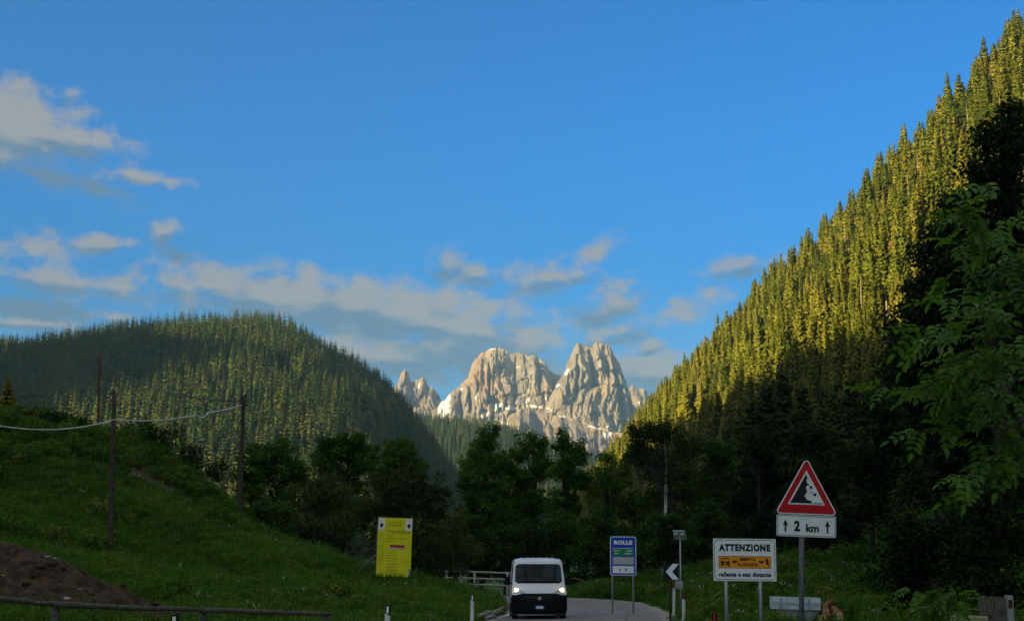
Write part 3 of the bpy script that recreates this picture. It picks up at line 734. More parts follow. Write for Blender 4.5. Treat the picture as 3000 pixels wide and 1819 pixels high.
def soften(me, n_crown_faces, lift=0.45):
    """boughs take the light as one rounded crown"""
    nv = len(me.vertices); co = np.zeros(nv * 3, np.float32); me.vertices.foreach_get('co', co); co = co.reshape(-1, 3)
    r = np.hypot(co[:, 0], co[:, 1]) + 1e-6
    n = np.c_[co[:, 0] / r, co[:, 1] / r, np.full(nv, lift)]
    rg_ = np.random.default_rng(nv); n += rg_.normal(size=n.shape) * 0.22
    n /= np.linalg.norm(n, axis=1)[:, None]
    me.polygons.foreach_set('use_smooth', np.ones(len(me.polygons), bool))
    me.normals_split_custom_set_from_vertices([tuple(q) for q in n])
    return me
def outward(v, f):
    out = []
    for q in f:
        a, b, c = Vector(v[q[0]]), Vector(v[q[1]]), Vector(v[q[2]])
        nn = (b - a).cross(c - a); ce = (a + b + c) / 3
        out.append(tuple(q) if nn.dot(Vector((ce.x, ce.y, 0.03))) >= 0 else tuple(reversed(q)))
    return out
def trunk_pts(seed, r=0.0085, top=0.96):
    mb = MB(); rg = random.Random(seed)
    pts = [(rg.uniform(-.002, .002), rg.uniform(-.002, .002), z) for z in (-0.12, 0.05, 0.3, 0.6, top)]
    mb.tube(pts, [r * 1.25, r, r * 0.8, r * 0.5, r * 0.12], 6)
    return mb.v, mb.f
SPECS = [(1, 42, 10, 0.08, 0.145, 0.04), (2, 40, 10, 0.14, 0.125, 0.08), (3, 34, 9, 0.32, 0.115, 0.15), (4, 44, 11, 0.05, 0.16, 0.02), (5, 30, 9, 0.45, 0.105, 0.18), (6, 38, 10, 0.22, 0.13, 0.10)]
CROWNS, TRUNKS, FULL, FULL_FAR = [], [], [], []
for (sd, wn, pr, bs, rd, sp) in SPECS:
    cv, cf = spruce_mesh(sd, wn, pr, bs, rd, True, sp); tv, tf = trunk_pts(sd)
    CROWNS.append(soften(mesh_np('crown', cv, cf, [M['spruce']]), 0)); TRUNKS.append(mesh_np('trunk', tv, tf, [M['bark_pale'] if bs > 0.2 else M['bark']]))
    me = mesh_np('spruce', cv + [tuple(x) for x in tv], cf + [tuple(i + len(cv) for i in q) for q in tf], [M['spruce'], M['bark_pale'] if bs > 0.2 else M['bark']], False, [0] * len(cf) + [1] * len(tf))
    FULL.append(soften(me, 0))
for sd in (11, 12, 13, 14):
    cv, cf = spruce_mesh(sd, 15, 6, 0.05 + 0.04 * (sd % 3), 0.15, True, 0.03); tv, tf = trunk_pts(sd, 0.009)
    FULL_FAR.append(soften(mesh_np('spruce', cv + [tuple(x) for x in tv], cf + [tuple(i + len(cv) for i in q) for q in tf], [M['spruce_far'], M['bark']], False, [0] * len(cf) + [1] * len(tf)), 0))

def scatter(name, pts, rz, sc, ix, meshes, label, cat=None, tilt=None):
    """one mass of many alike plants: points with instances of a few meshes"""
    n = len(pts)
    me = bpy.data.meshes.new(name); me.vertices.add(n); me.vertices.foreach_set('co', np.asarray(pts, np.float32).ravel())
    attr(me, 'rz', np.c_[(tilt[:, 0] if tilt is not None else np.zeros(n)), (tilt[:, 1] if tilt is not None else np.zeros(n)), rz], 'FLOAT_VECTOR'); attr(me, 'sc', sc, 'FLOAT_VECTOR'); attr(me, 'ix', ix, 'INT')
    o = link(name, me)
    ng = bpy.data.node_groups.new(name, 'GeometryNodeTree')
    ng.interface.new_socket('Geometry', in_out='INPUT', socket_type='NodeSocketGeometry'); ng.interface.new_socket('Geometry', in_out='OUTPUT', socket_type='NodeSocketGeometry')
    L = ng.links.new
    gi = ng.nodes.new('NodeGroupInput'); go = ng.nodes.new('NodeGroupOutput')
    ip = ng.nodes.new('GeometryNodeInstanceOnPoints'); jn = ng.nodes.new('GeometryNodeJoinGeometry')
    for m_ in meshes:
        src = bpy.data.objects.new(name + '_source', m_)
        oi = ng.nodes.new('GeometryNodeObjectInfo'); oi.inputs['Object'].default_value = src; oi.inputs['As Instance'].default_value = True
        L(oi.outputs['Geometry'], jn.inputs[0])
    def named(nm, ty):
        a = ng.nodes.new('GeometryNodeInputNamedAttribute'); a.data_type = ty; a.inputs['Name'].default_value = nm
        return [s for s in a.outputs if s.enabled and s.name == 'Attribute'][0]
    L(gi.outputs[0], ip.inputs['Points']); L(jn.outputs[0], ip.inputs['Instance'])
    ip.inputs['Pick Instance'].default_value = True
    L(named('ix', 'INT'), ip.inputs['Instance Index'])
    e2r = ng.nodes.new('FunctionNodeEulerToRotation'); L(named('rz', 'FLOAT_VECTOR'), e2r.inputs[0]); L(e2r.outputs[0], ip.inputs['Rotation'])
    L(named('sc', 'FLOAT_VECTOR'), ip.inputs['Scale'])
    L(ip.outputs[0], go.inputs[0])
    md = o.modifiers.new('scatter', 'NODES'); md.node_group = ng
    return tag(o, label, cat, kind='stuff')

def leaf_arrays(centers, rads, per, size, rg, flat=0.5, aspect=1.6):
    n = len(centers) * per
    c = np.repeat(np.asarray(centers), per, 0); r = np.repeat(np.asarray(rads), per)
    d = rg.normal(size=(n, 3)); d /= np.linalg.norm(d, axis=1)[:, None]
    pos = c + d * (r * rg.random(n) ** 0.45)[:, None] * np.array([1, 1, 0.75])
    nrm = rg.normal(size=(n, 3)); nrm[:, 2] = np.abs(nrm[:, 2]) + flat; nrm += d * 0.6
    nrm /= np.linalg.norm(nrm, axis=1)[:, None]
    t = rg.normal(size=(n, 3)); t[:, 2] -= 0.5
    t -= (t * nrm).sum(1)[:, None] * nrm; t /= np.linalg.norm(t, axis=1)[:, None]
    s = np.cross(nrm, t)
    L = size * rg.uniform(0.6, 1.3, n)[:, None]; Wd = L / aspect
    v = np.stack([pos - t * L * 0.5, pos + s * Wd * 0.5 + nrm * L * 0.06, pos + t * L * 0.5 - nrm * L * 0.1, pos - s * Wd * 0.5 + nrm * L * 0.06], 1).reshape(-1, 3)
    f = np.arange(n * 4).reshape(-1, 4)
    return v, f
rng = np.random.default_rng(11)
def poisson_grid(x0, x1, y0, y1, step):
    xs = np.arange(x0, x1, step); ys = np.arange(y0, y1, step)
    X, Y = np.meshgrid(xs, ys)
    X = X + rng.uniform(-0.48, 0.48, X.shape) * step; Y = Y + rng.uniform(-0.48, 0.48, Y.shape) * step
    return X.ravel(), Y.ravel()
def project(x, y, z):
    vz = z - CAMZ; dep = y * CP + vz * SP
    return 1500 + F * x / dep, 909.5 - F * (-y * SP + vz * CP) / dep, dep

# --- right slope: candidates, then find out which show largest
X, Y = poisson_grid(0, 320, 150, 1200, 5.9)
Z = slope_z(X, Y)
xc = np.interp(Y, CY, CX)
k = (Z > 4.0) & (X < xc + 22) & (Y > 165) & (X > 35 - 0.02 * Y)
gap = fbm(X * 0.02, Y * 0.02, 3, 91) > 0.42
k &= ~(gap & (Z > 40))
X, Y, Z = X[k], Y[k], Z[k]
H = rng.uniform(17, 30, len(X)) * (0.9 + 0.25 * fbm(X * 0.03, Y * 0.03, 2, 92)) * np.where(rng.random(len(X)) < 0.2, 0.55, 1.0)
H = np.minimum(H, 28) * np.where(rng.random(len(X)) < 0.04, 1.18, 1.0)
px, py, dep = project(X, Y, Z); tpx, tpy, _ = project(X, Y, Z + H)
vis = (px > 1650) & (tpx < 3060) & (tpy < 1750)
X, Y, Z, H, px, py, tpx, tpy, dep = [a[vis] for a in (X, Y, Z, H, px, py, tpx, tpy, dep)]
order = np.argsort(dep)
cover = np.zeros((310, 512), bool)
def mark_poly(pts):
    pts = np.array(pts) / 3000 * 512
    yy, xx = np.mgrid[0:310, 0:512]; ins = np.zeros(cover.shape, bool); j = len(pts) - 1
    for i in range(len(pts)):
        c_ = ((pts[i, 1] > yy) != (pts[j, 1] > yy)) & (xx < (pts[j, 0] - pts[i, 0]) * (yy - pts[i, 1]) / (pts[j, 1] - pts[i, 1] + 1e-9) + pts[i, 0])
        ins ^= c_; j = i
    cover[ins] = True
mark_poly([(1800, 1819), (1830, 1260), (1990, 1230), (2080, 1290), (2170, 1300), (2190, 1120), (2290, 1060), (2350, 1130), (2480, 1190), (2640, 1000), (2700, 750), (2840, 480), (2960, 330), (3000, 300), (3000, 1819)])
shown = np.zeros(len(X))
for i in order:
    y0 = int(max(0, tpy[i] * 512 / 3000)); y1 = int(min(309, py[i] * 512 / 3000)); hp = max(1.0, (py[i] - tpy[i]) * 512 / 3000)
    cx = tpx[i] * 512 / 3000
    for yy in range(y0, y1 + 1):
        hw = max(0.5, (yy - tpy[i] * 512 / 3000) * 0.14)
        a = int(max(0, cx - hw)); b_ = int(min(511, cx + hw)) + 1
        if b_ > a:
            seg = cover[yy, a:b_]; shown[i] += (~seg).sum(); seg[:] = True
VAR = rng.choice(6, len(X), p=[0.2, 0.2, 0.16, 0.16, 0.12, 0.16]); ROT = rng.uniform(0, 6.28, len(X)); WID = rng.uniform(0.85, 1.25, len(X))
big = np.argsort(-shown)[:262]
isbig = np.zeros(len(X), bool); isbig[big] = True

DARKC = {}
def spruce_tree(x, y, z, h, var, rot, wid, label, group=None, crown_mat=None):
    e = empty('spruce_tree', (x, y, z), (rng.uniform(-.02, .02), rng.uniform(-.02, .02), rot), label, 'spruce tree', group)
    e.scale = (h * wid, h * wid, h)
    link('trunk', TRUNKS[var], e)
    me = CROWNS[var]
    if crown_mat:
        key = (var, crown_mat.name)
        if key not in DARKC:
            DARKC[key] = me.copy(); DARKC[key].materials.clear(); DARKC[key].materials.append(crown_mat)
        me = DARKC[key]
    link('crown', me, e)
    return e
for i in big:
    spruce_tree(X[i], Y[i], Z[i] - 0.3, H[i], int(VAR[i]), ROT[i], WID[i], *(('spruce in the upper sunlit band of the steep slope, close below its skyline', 'spruces near the skyline of the slope') if Z[i] > np.interp(Y[i], CY, CZ) - 45 else ('spruce in the sunlit middle of the steep slope on the right', 'sunlit spruces of the steep slope') if Z[i] > 52 else ('spruce in the shaded lower part of the steep slope on the right', 'shaded spruces low on the steep slope')))
r_ = ~isbig
scatter('spruce_forest', np.c_[X[r_], Y[r_], Z[r_] - 0.3], ROT[r_], np.c_[H[r_] * WID[r_], H[r_] * WID[r_], H[r_]], VAR[r_], FULL, 'remaining spruces of the forest covering the steep slope')

# trees that stand out of that forest
def on_slope(px_, py_top, h):
    """walk along the survey ray of a tree top until the ground lies h below"""
    best = None
    for Yt in np.arange(200, 1250, 4.0):
        q = P(px_, py_top, Yt); d = q.z - float(slope_z(np.array([q.x]), np.array([Yt]))[0]) - h
        if best is None or abs(d) < best[0]: best = (abs(d), q, Yt)
    q = best[1]
    return q.x, q.y, float(slope_z(np.array([q.x]), np.array([q.y]))[0])
for (px_, py_, h, var, lb) in [(2100, 898, 31, 2, 'tall open spruce rising above the skyline of the slope, between two clouds'), (1943, 1118, 30, 2, 'lone spruce at the low far end of the sunlit slope, beside the peaks'),
                               (2772, 206, 30, 0, 'tall pointed spruce on the upper skyline of the slope, second peak from the top corner'), (2965, 22, 30, 3, 'topmost spruce in the upper corner of the picture on the skyline'),
                               (2580, 455, 26, 1, 'slender spruce breaking the skyline midway up the slope'), (2420, 612, 25, 3, 'dense spruce on the skyline below the slender one'), (2262, 770, 27, 0, 'pointed spruce on the skyline above the pale cloud'), (2345, 680, 26, 1, 'narrow spruce on the skyline between two denser spruces')]:
    x, y, z = on_slope(px_, py_, h)
    spruce_tree(x, y, z - 0.3, h, var, random.uniform(0, 6), 1.0, lb, 'spruces on the steep slope')
x, y, z = on_slope(2615, 640, 22)
spruce_tree(x, y, z, 22, 4, 1.0, 1.0, 'dead spruce with reddish brown needles high on the slope', 'spruces on the steep slope', M['dead'])

def small_broadleaf(seed):
    rg_ = np.random.default_rng(seed); c_ = rg_.normal(size=(34, 3)) * np.array([.20, .20, .22]) + np.array([0, 0, .62])
    v_, f_ = leaf_arrays(c_, np.full(34, .13), 34, .055, rg_); return mesh_np('crown', v_, f_, [M['leaf_bright']])
SB = [small_broadleaf(s_) for s_ in (1, 2, 3)]
cand = [i for i in np.argsort(-shown)[300:1400] if Z[i] > 40]
for n_, i in enumerate(cand[::26][:34]):
    e_ = empty('beech_tree', (X[i] - 1.5, Y[i] - 2.0, Z[i] - .5), (0, 0, n_), 'light green broadleaf tree among the spruces of the steep slope', 'tree', 'light green trees among the spruces'); h_ = 14 + 6 * random.random(); e_.scale = (h_, h_, h_)
    link('trunk', TRUNKS[4], e_); link('crown', SB[n_ % 3], e_)
snag = MB(); snag.tube([(0, 0, -.1), (.004, 0, .3), (-.003, .003, .65), (.002, 0, 1)], [.012, .010, .008, .003], 6); rs_ = random.Random(4)
for k_ in range(26):
    a_ = rs_.uniform(0, 6.28); z_ = rs_.uniform(.35, .95); l_ = .05 * (1.1 - z_) + .01; snag.tube([(0, 0, z_), (l_ * math.cos(a_), l_ * math.sin(a_), z_ - .012)], .0018, 3, caps=False)
snag_me = mesh_np('snag', snag.v, snag.f, [M['bark_pale']], True)
for n_, i in enumerate([i for i in np.argsort(-shown)[60:1100] if Z[i] > 58][::19][:46]):
    o_ = link('dead_trunk', snag_me, None, (X[i] - 2.2, Y[i] - 2.4, Z[i] - .5), (0, .03 * math.sin(n_), n_)); h_ = 15 + 9 * rs_.random(); o_.scale = (h_, h_, h_)
    tag(o_, 'bare pale dead trunk standing among the spruces of the steep slope', 'dead tree', 'bare trunks on the steep slope')
# --- left hill, far ridge: masses of small trees
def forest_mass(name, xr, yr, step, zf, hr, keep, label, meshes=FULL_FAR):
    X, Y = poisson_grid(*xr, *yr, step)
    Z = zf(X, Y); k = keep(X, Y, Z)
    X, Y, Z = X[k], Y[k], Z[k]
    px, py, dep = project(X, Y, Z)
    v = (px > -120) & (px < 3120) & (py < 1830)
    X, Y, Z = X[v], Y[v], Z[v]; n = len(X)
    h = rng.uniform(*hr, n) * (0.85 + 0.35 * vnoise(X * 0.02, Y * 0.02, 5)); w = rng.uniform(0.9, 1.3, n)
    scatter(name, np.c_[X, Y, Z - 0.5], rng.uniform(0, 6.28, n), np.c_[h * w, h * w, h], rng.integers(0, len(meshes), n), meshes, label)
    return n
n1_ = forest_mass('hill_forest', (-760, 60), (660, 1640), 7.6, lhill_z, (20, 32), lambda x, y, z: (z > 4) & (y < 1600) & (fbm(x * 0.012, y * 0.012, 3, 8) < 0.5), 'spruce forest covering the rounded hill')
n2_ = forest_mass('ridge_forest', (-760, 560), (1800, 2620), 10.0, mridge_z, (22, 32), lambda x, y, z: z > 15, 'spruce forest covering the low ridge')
print('forest', len(X), n1_, n2_)

# ------------------------------------------------------------------ broadleaf trees
def broadleaf(name, loc, h, lobes, mleaf, mbark, label, cat='tree', group=None, seed=1, leaf=0.24, per=58, dens=1.0, clump=0.62, stems=1, trunk_r=None, limb_mat=None, rotz=0.0, forks=None):
    """lobes: list of (x, y, z, rx, rz) ellipsoids in metres above the base that make the crown"""
    rg = np.random.default_rng(seed); pr = random.Random(seed)
    e = empty(name, loc, (0, 0, rotz), label, cat, group)
    tr = trunk_r or h * 0.014
    mb = MB(); lmb = MB()
    lob = np.array(lobes, float)
    top = lob[np.argmax(lob[:, 2] + lob[:, 4])]
    # stems with tapering limbs into every lobe
    for s in range(stems):
        a = s * 2.4; bx, by = (0.25 * math.cos(a) * (stems > 1), 0.25 * math.sin(a) * (stems > 1))
        tgt = lob[s % len(lob)] if stems > 1 else top
        pts = [(bx, by, -0.4)] + [(bx + (tgt[0] - bx) * t ** 1.5 + pr.uniform(-.12, .12) * t, by + (tgt[1] - by) * t ** 1.5 + pr.uniform(-.12, .12) * t, (tgt[2] + tgt[4] * 0.5) * t) for t in (0.08, 0.25, 0.45, 0.65, 0.85, 1.0)]
        mb.tube(pts, [tr * q for q in (1.35, 1.1, 0.9, 0.72, 0.52, 0.33, 0.12)], 7)
        stem_line = pts
        if s == 0: main = pts
    centers, rads = [], []
    for (lx, ly, lz, rx, rz_) in lob:
        nl = int(dens * 13 * (rx ** 2 * rz_) ** 0.62) + 5
        d = rg.normal(size=(nl, 3)); d /= np.linalg.norm(d, axis=1)[:, None]
        rr = rg.random(nl) ** 0.38
        lump = 0.8 + 0.35 * np.sin(d[:, 0] * 5 + lx * 3) * np.cos(d[:, 2] * 4 + lz)
        c = np.c_[lx + d[:, 0] * rr * rx * lump, ly + d[:, 1] * rr * rx * lump, lz + d[:, 2] * rr * rz_ * lump]
        c = c[c[:, 2] > 0.25]
        centers.append(c); rads.append(clump * rg.uniform(0.6, 1.25, len(c)))
        # limbs: from the trunk to a third of the clumps of this lobe
        for q in c[:: max(1, len(c) // 9)]:
            t0 = min(0.85, max(0.12, (q[2] / max(main[-1][2], 0.1)) * 0.62))
            k = t0 * (len(main) - 2) + 1; i = int(k); u = k - i; i = min(i, len(main) - 2)
            s0 = Vector(main[i]).lerp(Vector(main[i + 1]), u); e0 = Vector(q)
            mid = s0.lerp(e0, 0.5) + Vector((0, 0, 0.12 * (e0 - s0).length))
            rb = tr * 0.34 * (1 - t0 * 0.6)
            (lmb if limb_mat else mb).tube([s0, mid, e0], [rb, rb * 0.6, rb * 0.15], 5, caps=False)
    mb.build('trunk', mbark, e, True, recalc=False)
    if limb_mat: lmb.build('branch', limb_mat, e, True, recalc=False)
    v, f = leaf_arrays(np.concatenate(centers), np.concatenate(rads), per, leaf, rg)
    link('crown', mesh_np('crown', v, f, [mleaf]), e)
    return e
def B(px_, Y): return P(px_, 1695, Y).x
def lobes_px(px0, Y, base_z, spec, deep=0.8, back=0.0):
    """crown lobes surveyed as (px, py, half width px, half height px)"""
    out = []; rg = random.Random(int(px0) + 5); x0 = B(px0, Y)
    for (a, b_, w, hh) in spec:
        q = P(a, b_, Y); r = w * Y / F; rz_ = hh * Y / F * 1.03
        out.append((q.x - x0, rg.uniform(-1, 1) * r * deep + back, q.z - base_z, r, rz_))
    return out
def tree_px(name, px0, Y, spec, ml, mbk, label, cat='tree', group=None, seed=1, base=None, back=0.0, **kw):
    x0 = B(px0, Y); bz = (gz(x0, Y) if base is None else base)
    lb = lobes_px(px0, Y, bz, spec, 0.8 if not back else 0.2, back)
    h = max(l[2] + l[4] for l in lb)
    return broadleaf(name, (x0, Y, bz), h, lb, ml, mbk, label, cat, group, seed, **kw)

BK = M['bark_dark']
# behind the left bank
tree_px('broadleaf_tree', 800, 104, [(770, 1345, 70, 60), (830, 1330, 60, 62), (740, 1430, 70, 80), (860, 1410, 80, 90), (800, 1500, 90, 70)], M['leaf_ash'], BK, 'dark leafy tree beside the right wooden pole at the edge of the bank', seed=21, leaf=0.26)
tree_px('broadleaf_tree', 1000, 106, [(1020, 1310, 75, 62), (960, 1330, 60, 60), (1060, 1350, 60, 60), (990, 1420, 110, 70), (1000, 1520, 120, 90)], M['leaf_ash'], BK, 'tallest dark leafy tree of the clump behind the left bank', seed=22, leaf=0.26)
tree_px('broadleaf_tree', 1170, 108, [(1165, 1320, 62, 55), (1140, 1380, 60, 50), (1215, 1385, 55, 50), (1170, 1470, 90, 70)], M['leaf_ash'], BK, 'dark leafy tree with a rounded top behind the yellow board', seed=23, leaf=0.26)
tree_px('willow_shrub', 930, 86, [(900, 1470, 95, 80), (960, 1440, 90, 70), (880, 1560, 100, 80), (980, 1560, 90, 90)], M['leaf_olive'], BK, 'grey green willow shrub left of the yellow board', 'shrub', seed=24, leaf=0.2, per=60, stems=3)
tree_px('willow_shrub', 1200, 84, [(1180, 1420, 105, 75), (1270, 1470, 90, 80), (1110, 1500, 90, 90), (1240, 1570, 110, 90), (1150, 1600, 100, 70)], M['leaf_olive'], BK, 'broad grey green willow shrub rising directly behind the yellow board', 'shrub', seed=25, leaf=0.2, per=60, stems=3)
tree_px('willow_shrub', 1330, 88, [(1310, 1560, 70, 80), (1350, 1620, 70, 60), (1290, 1630, 60, 60)], M['leaf_olive'], BK, 'willow shrub drooping over the wooden railing', 'shrub', seed=26, leaf=0.2, per=55, stems=2)
tree_px('hazel_bush', 790, 82, [(760, 1500, 60, 60), (830, 1530, 70, 70), (740, 1560, 50, 50)], M['leaf_dark'], BK, 'low dark bush at the foot of the right wooden pole', 'shrub', seed=27, leaf=0.2, stems=3)
tree_px('hazel_bush', 430, 84, [(400, 1270, 70, 48), (460, 1285, 60, 45), (355, 1290, 45, 35), (510, 1330, 50, 40)], M['leaf_dark'], BK, 'dark rounded bush on the crest between the two nearer wooden poles', 'shrub', seed=28, leaf=0.2, stems=3)
tree_px('hazel_bush', 570, 86, [(560, 1345, 45, 40), (620, 1385, 45, 45), (600, 1420, 60, 40)], M['leaf_dark'], BK, 'small bush on the bank crest left of the right pole', 'shrub', seed=29, leaf=0.2, stems=3)
tree_px('hazel_bush', 120, 80, [(60, 1215, 70, 25), (150, 1232, 80, 25), (240, 1245, 60, 24)], M['leaf_dark'], BK, 'low scrub along the bank crest at the left edge', 'shrub', seed=30, leaf=0.18, stems=3)
# the row behind the railing
CG = 'leafy trees in the row behind the bend'
tree_px('ash_tree', 1410, 112, [(1432, 1285, 38, 42), (1405, 1340, 62, 50), (1460, 1350, 50, 50), (1370, 1400, 45, 60), (1420, 1450, 75, 70), (1440, 1540, 80, 80), (1370, 1520, 50, 60)], M['leaf_ash'], BK, 'leafy tree with a pointed top at the left end of the row behind the railing', group=CG, seed=31, leaf=0.26, trunk_r=0.17)
tree_px('ash_tree', 1555, 115, [(1573, 1300, 30, 40), (1530, 1325, 38, 45), (1580, 1370, 50, 50), (1520, 1410, 50, 55), (1560, 1470, 70, 60), (1550, 1560, 70, 70)], M['leaf_ash'], BK, 'twin topped leafy tree behind the van', group=CG, seed=32, leaf=0.26, trunk_r=0.16)
tree_px('ash_tree', 1665, 112, [(1645, 1300, 30, 42), (1690, 1330, 40, 40), (1640, 1370, 50, 45), (1690, 1410, 52, 50), (1660, 1480, 70, 60), (1670, 1570, 65, 70)], M['leaf_ash'], BK, 'leafy tree leaning right of the twin topped tree', group=CG, seed=33, leaf=0.26, trunk_r=0.16)
tree_px('ash_tree', 1480, 124, [(1480, 1400, 60, 60), (1500, 1480, 70, 70), (1475, 1570, 70, 70)], M['leaf_dark'], BK, 'lower shaded tree filling the gap behind the pointed tree', group=CG, seed=34, leaf=0.26)
tree_px('ash_tree', 1780, 110, [(1780, 1345, 34, 28), (1760, 1400, 36, 40), (1800, 1430, 34, 45), (1775, 1500, 50, 60), (1780, 1590, 60, 60)], M['leaf_ash'], BK, 'thin loose tree between the row and the birch', group=CG, seed=35, leaf=0.24, per=30)
tree_px('broadleaf_tree', 1752, 190, [(1750, 1440, 45, 60), (1770, 1520, 40, 60), (1820, 1390, 40, 50), (1860, 1330, 40, 50)], M['leaf_bright'], BK, 'sunlit yellow green tree glowing through the gap by the birch', seed=36, leaf=0.35, base=0)  # sunlight on this tree and the next is put into the leaf colour
tree_px('broadleaf_tree', 1590, 170, [(1560, 1590, 60, 45), (1610, 1620, 55, 50), (1500, 1600, 50, 50)], M['leaf_bright'], BK, 'bright low tree glimpsed through the row behind the van', seed=37, leaf=0.35, base=-2)
tree_px('birch_tree', 1950, 100, [(1895, 1260, 62, 42), (1960, 1255, 70, 45), (1875, 1320, 45, 60), (2030, 1310, 62, 55), (1940, 1350, 70, 60), (1990, 1420, 80, 70), (1920, 1450, 60, 60), (2050, 1440, 60, 80), (1980, 1530, 90, 70)], M['leaf_dark'], M['birch'], 'birch with white stem and drooping crown above the blue sign', seed=38, leaf=0.22, per=40, dens=1.1, clump=0.7, trunk_r=0.17, limb_mat=M['bark_dark'], back=2.0)
tree_px('broadleaf_tree', 2120, 104, [(2110, 1330, 60, 60), (2090, 1420, 70, 80), (2150, 1480, 70, 90), (2110, 1570, 80, 60)], M['leaf_dark'], BK, 'dark shaded tree between the birch and the warning triangle', seed=39, leaf=0.24)
tree_px('broadleaf_tree', 1880, 108, [(1850, 1480, 60, 60), (1880, 1560, 70, 70), (1830, 1600, 50, 50)], M['leaf_dark'], BK, 'shaded undergrowth tree below the birch, behind the blue sign', seed=40, leaf=0.24)
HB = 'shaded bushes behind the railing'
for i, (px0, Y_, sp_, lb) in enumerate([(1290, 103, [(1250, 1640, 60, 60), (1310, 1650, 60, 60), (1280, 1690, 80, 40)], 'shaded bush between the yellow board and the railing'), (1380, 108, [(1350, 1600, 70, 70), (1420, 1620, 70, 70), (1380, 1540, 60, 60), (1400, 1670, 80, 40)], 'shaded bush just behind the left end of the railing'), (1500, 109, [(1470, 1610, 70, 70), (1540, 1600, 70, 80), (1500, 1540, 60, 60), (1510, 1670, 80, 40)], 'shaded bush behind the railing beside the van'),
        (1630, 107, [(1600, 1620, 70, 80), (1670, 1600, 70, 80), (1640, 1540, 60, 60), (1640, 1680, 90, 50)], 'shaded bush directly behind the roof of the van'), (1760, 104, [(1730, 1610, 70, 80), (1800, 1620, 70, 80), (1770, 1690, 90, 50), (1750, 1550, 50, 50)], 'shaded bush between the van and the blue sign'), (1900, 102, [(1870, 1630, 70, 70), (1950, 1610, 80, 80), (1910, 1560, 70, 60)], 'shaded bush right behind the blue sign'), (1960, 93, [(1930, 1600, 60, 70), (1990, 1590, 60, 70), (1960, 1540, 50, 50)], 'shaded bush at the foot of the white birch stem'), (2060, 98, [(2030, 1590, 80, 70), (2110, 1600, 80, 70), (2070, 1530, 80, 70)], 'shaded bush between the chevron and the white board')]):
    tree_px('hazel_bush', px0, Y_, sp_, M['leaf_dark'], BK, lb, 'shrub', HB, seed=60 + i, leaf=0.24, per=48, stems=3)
# dark trees on the right, with shade put into their colour
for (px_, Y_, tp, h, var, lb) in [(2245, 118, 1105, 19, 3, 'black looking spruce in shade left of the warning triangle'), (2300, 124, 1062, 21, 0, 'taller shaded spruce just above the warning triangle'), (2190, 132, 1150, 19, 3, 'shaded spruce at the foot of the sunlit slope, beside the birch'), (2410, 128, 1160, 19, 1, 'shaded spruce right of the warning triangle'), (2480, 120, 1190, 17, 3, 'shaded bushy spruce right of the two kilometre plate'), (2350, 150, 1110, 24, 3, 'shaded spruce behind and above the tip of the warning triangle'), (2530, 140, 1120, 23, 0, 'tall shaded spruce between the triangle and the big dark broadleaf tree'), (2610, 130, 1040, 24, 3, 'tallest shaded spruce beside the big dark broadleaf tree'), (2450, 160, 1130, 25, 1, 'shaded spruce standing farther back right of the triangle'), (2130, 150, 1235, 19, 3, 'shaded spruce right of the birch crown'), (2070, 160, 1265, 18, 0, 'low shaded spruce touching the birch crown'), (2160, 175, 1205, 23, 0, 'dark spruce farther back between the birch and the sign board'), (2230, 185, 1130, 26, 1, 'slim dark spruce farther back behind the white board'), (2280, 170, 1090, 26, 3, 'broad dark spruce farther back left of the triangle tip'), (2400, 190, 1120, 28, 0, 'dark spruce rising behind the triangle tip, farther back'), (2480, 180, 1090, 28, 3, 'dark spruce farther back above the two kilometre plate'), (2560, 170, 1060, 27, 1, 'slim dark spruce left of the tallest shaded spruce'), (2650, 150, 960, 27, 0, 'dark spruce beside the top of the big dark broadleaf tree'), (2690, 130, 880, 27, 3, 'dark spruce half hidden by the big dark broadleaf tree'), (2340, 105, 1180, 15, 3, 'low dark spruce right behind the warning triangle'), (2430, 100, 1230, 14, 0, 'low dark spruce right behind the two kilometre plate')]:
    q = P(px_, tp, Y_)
    spruce_tree(q.x, q.y, q.z - h, h, var, 0.7 * var, 1.5, lb, 'shaded spruces at the foot of the slope', M['spruce_shade'])
RG = 'dark broadleaf trees on the right'
def rt(px0, Y, spec, lb, seed, ml='leaf_shade', leaf=0.17, **kw):
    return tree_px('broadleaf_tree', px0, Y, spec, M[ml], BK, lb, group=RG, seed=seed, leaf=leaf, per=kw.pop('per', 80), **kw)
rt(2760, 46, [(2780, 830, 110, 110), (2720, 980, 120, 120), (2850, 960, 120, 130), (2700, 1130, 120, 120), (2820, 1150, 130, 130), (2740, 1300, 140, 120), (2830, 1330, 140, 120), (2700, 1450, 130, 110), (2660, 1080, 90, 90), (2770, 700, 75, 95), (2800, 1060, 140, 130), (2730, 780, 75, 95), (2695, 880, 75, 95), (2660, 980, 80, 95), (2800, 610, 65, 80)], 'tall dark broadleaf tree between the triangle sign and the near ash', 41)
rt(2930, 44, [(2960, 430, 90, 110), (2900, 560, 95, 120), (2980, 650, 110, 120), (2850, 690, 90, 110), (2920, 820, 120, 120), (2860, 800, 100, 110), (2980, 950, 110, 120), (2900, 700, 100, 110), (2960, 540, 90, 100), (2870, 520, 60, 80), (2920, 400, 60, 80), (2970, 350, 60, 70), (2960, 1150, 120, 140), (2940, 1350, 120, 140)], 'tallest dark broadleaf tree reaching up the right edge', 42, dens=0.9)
rt(2560, 60, [(2560, 1230, 90, 90), (2620, 1330, 90, 100), (2520, 1380, 100, 90), (2580, 1480, 120, 90), (2500, 1520, 90, 70)], 'shaded round tree behind and right of the two kilometre plate', 43)
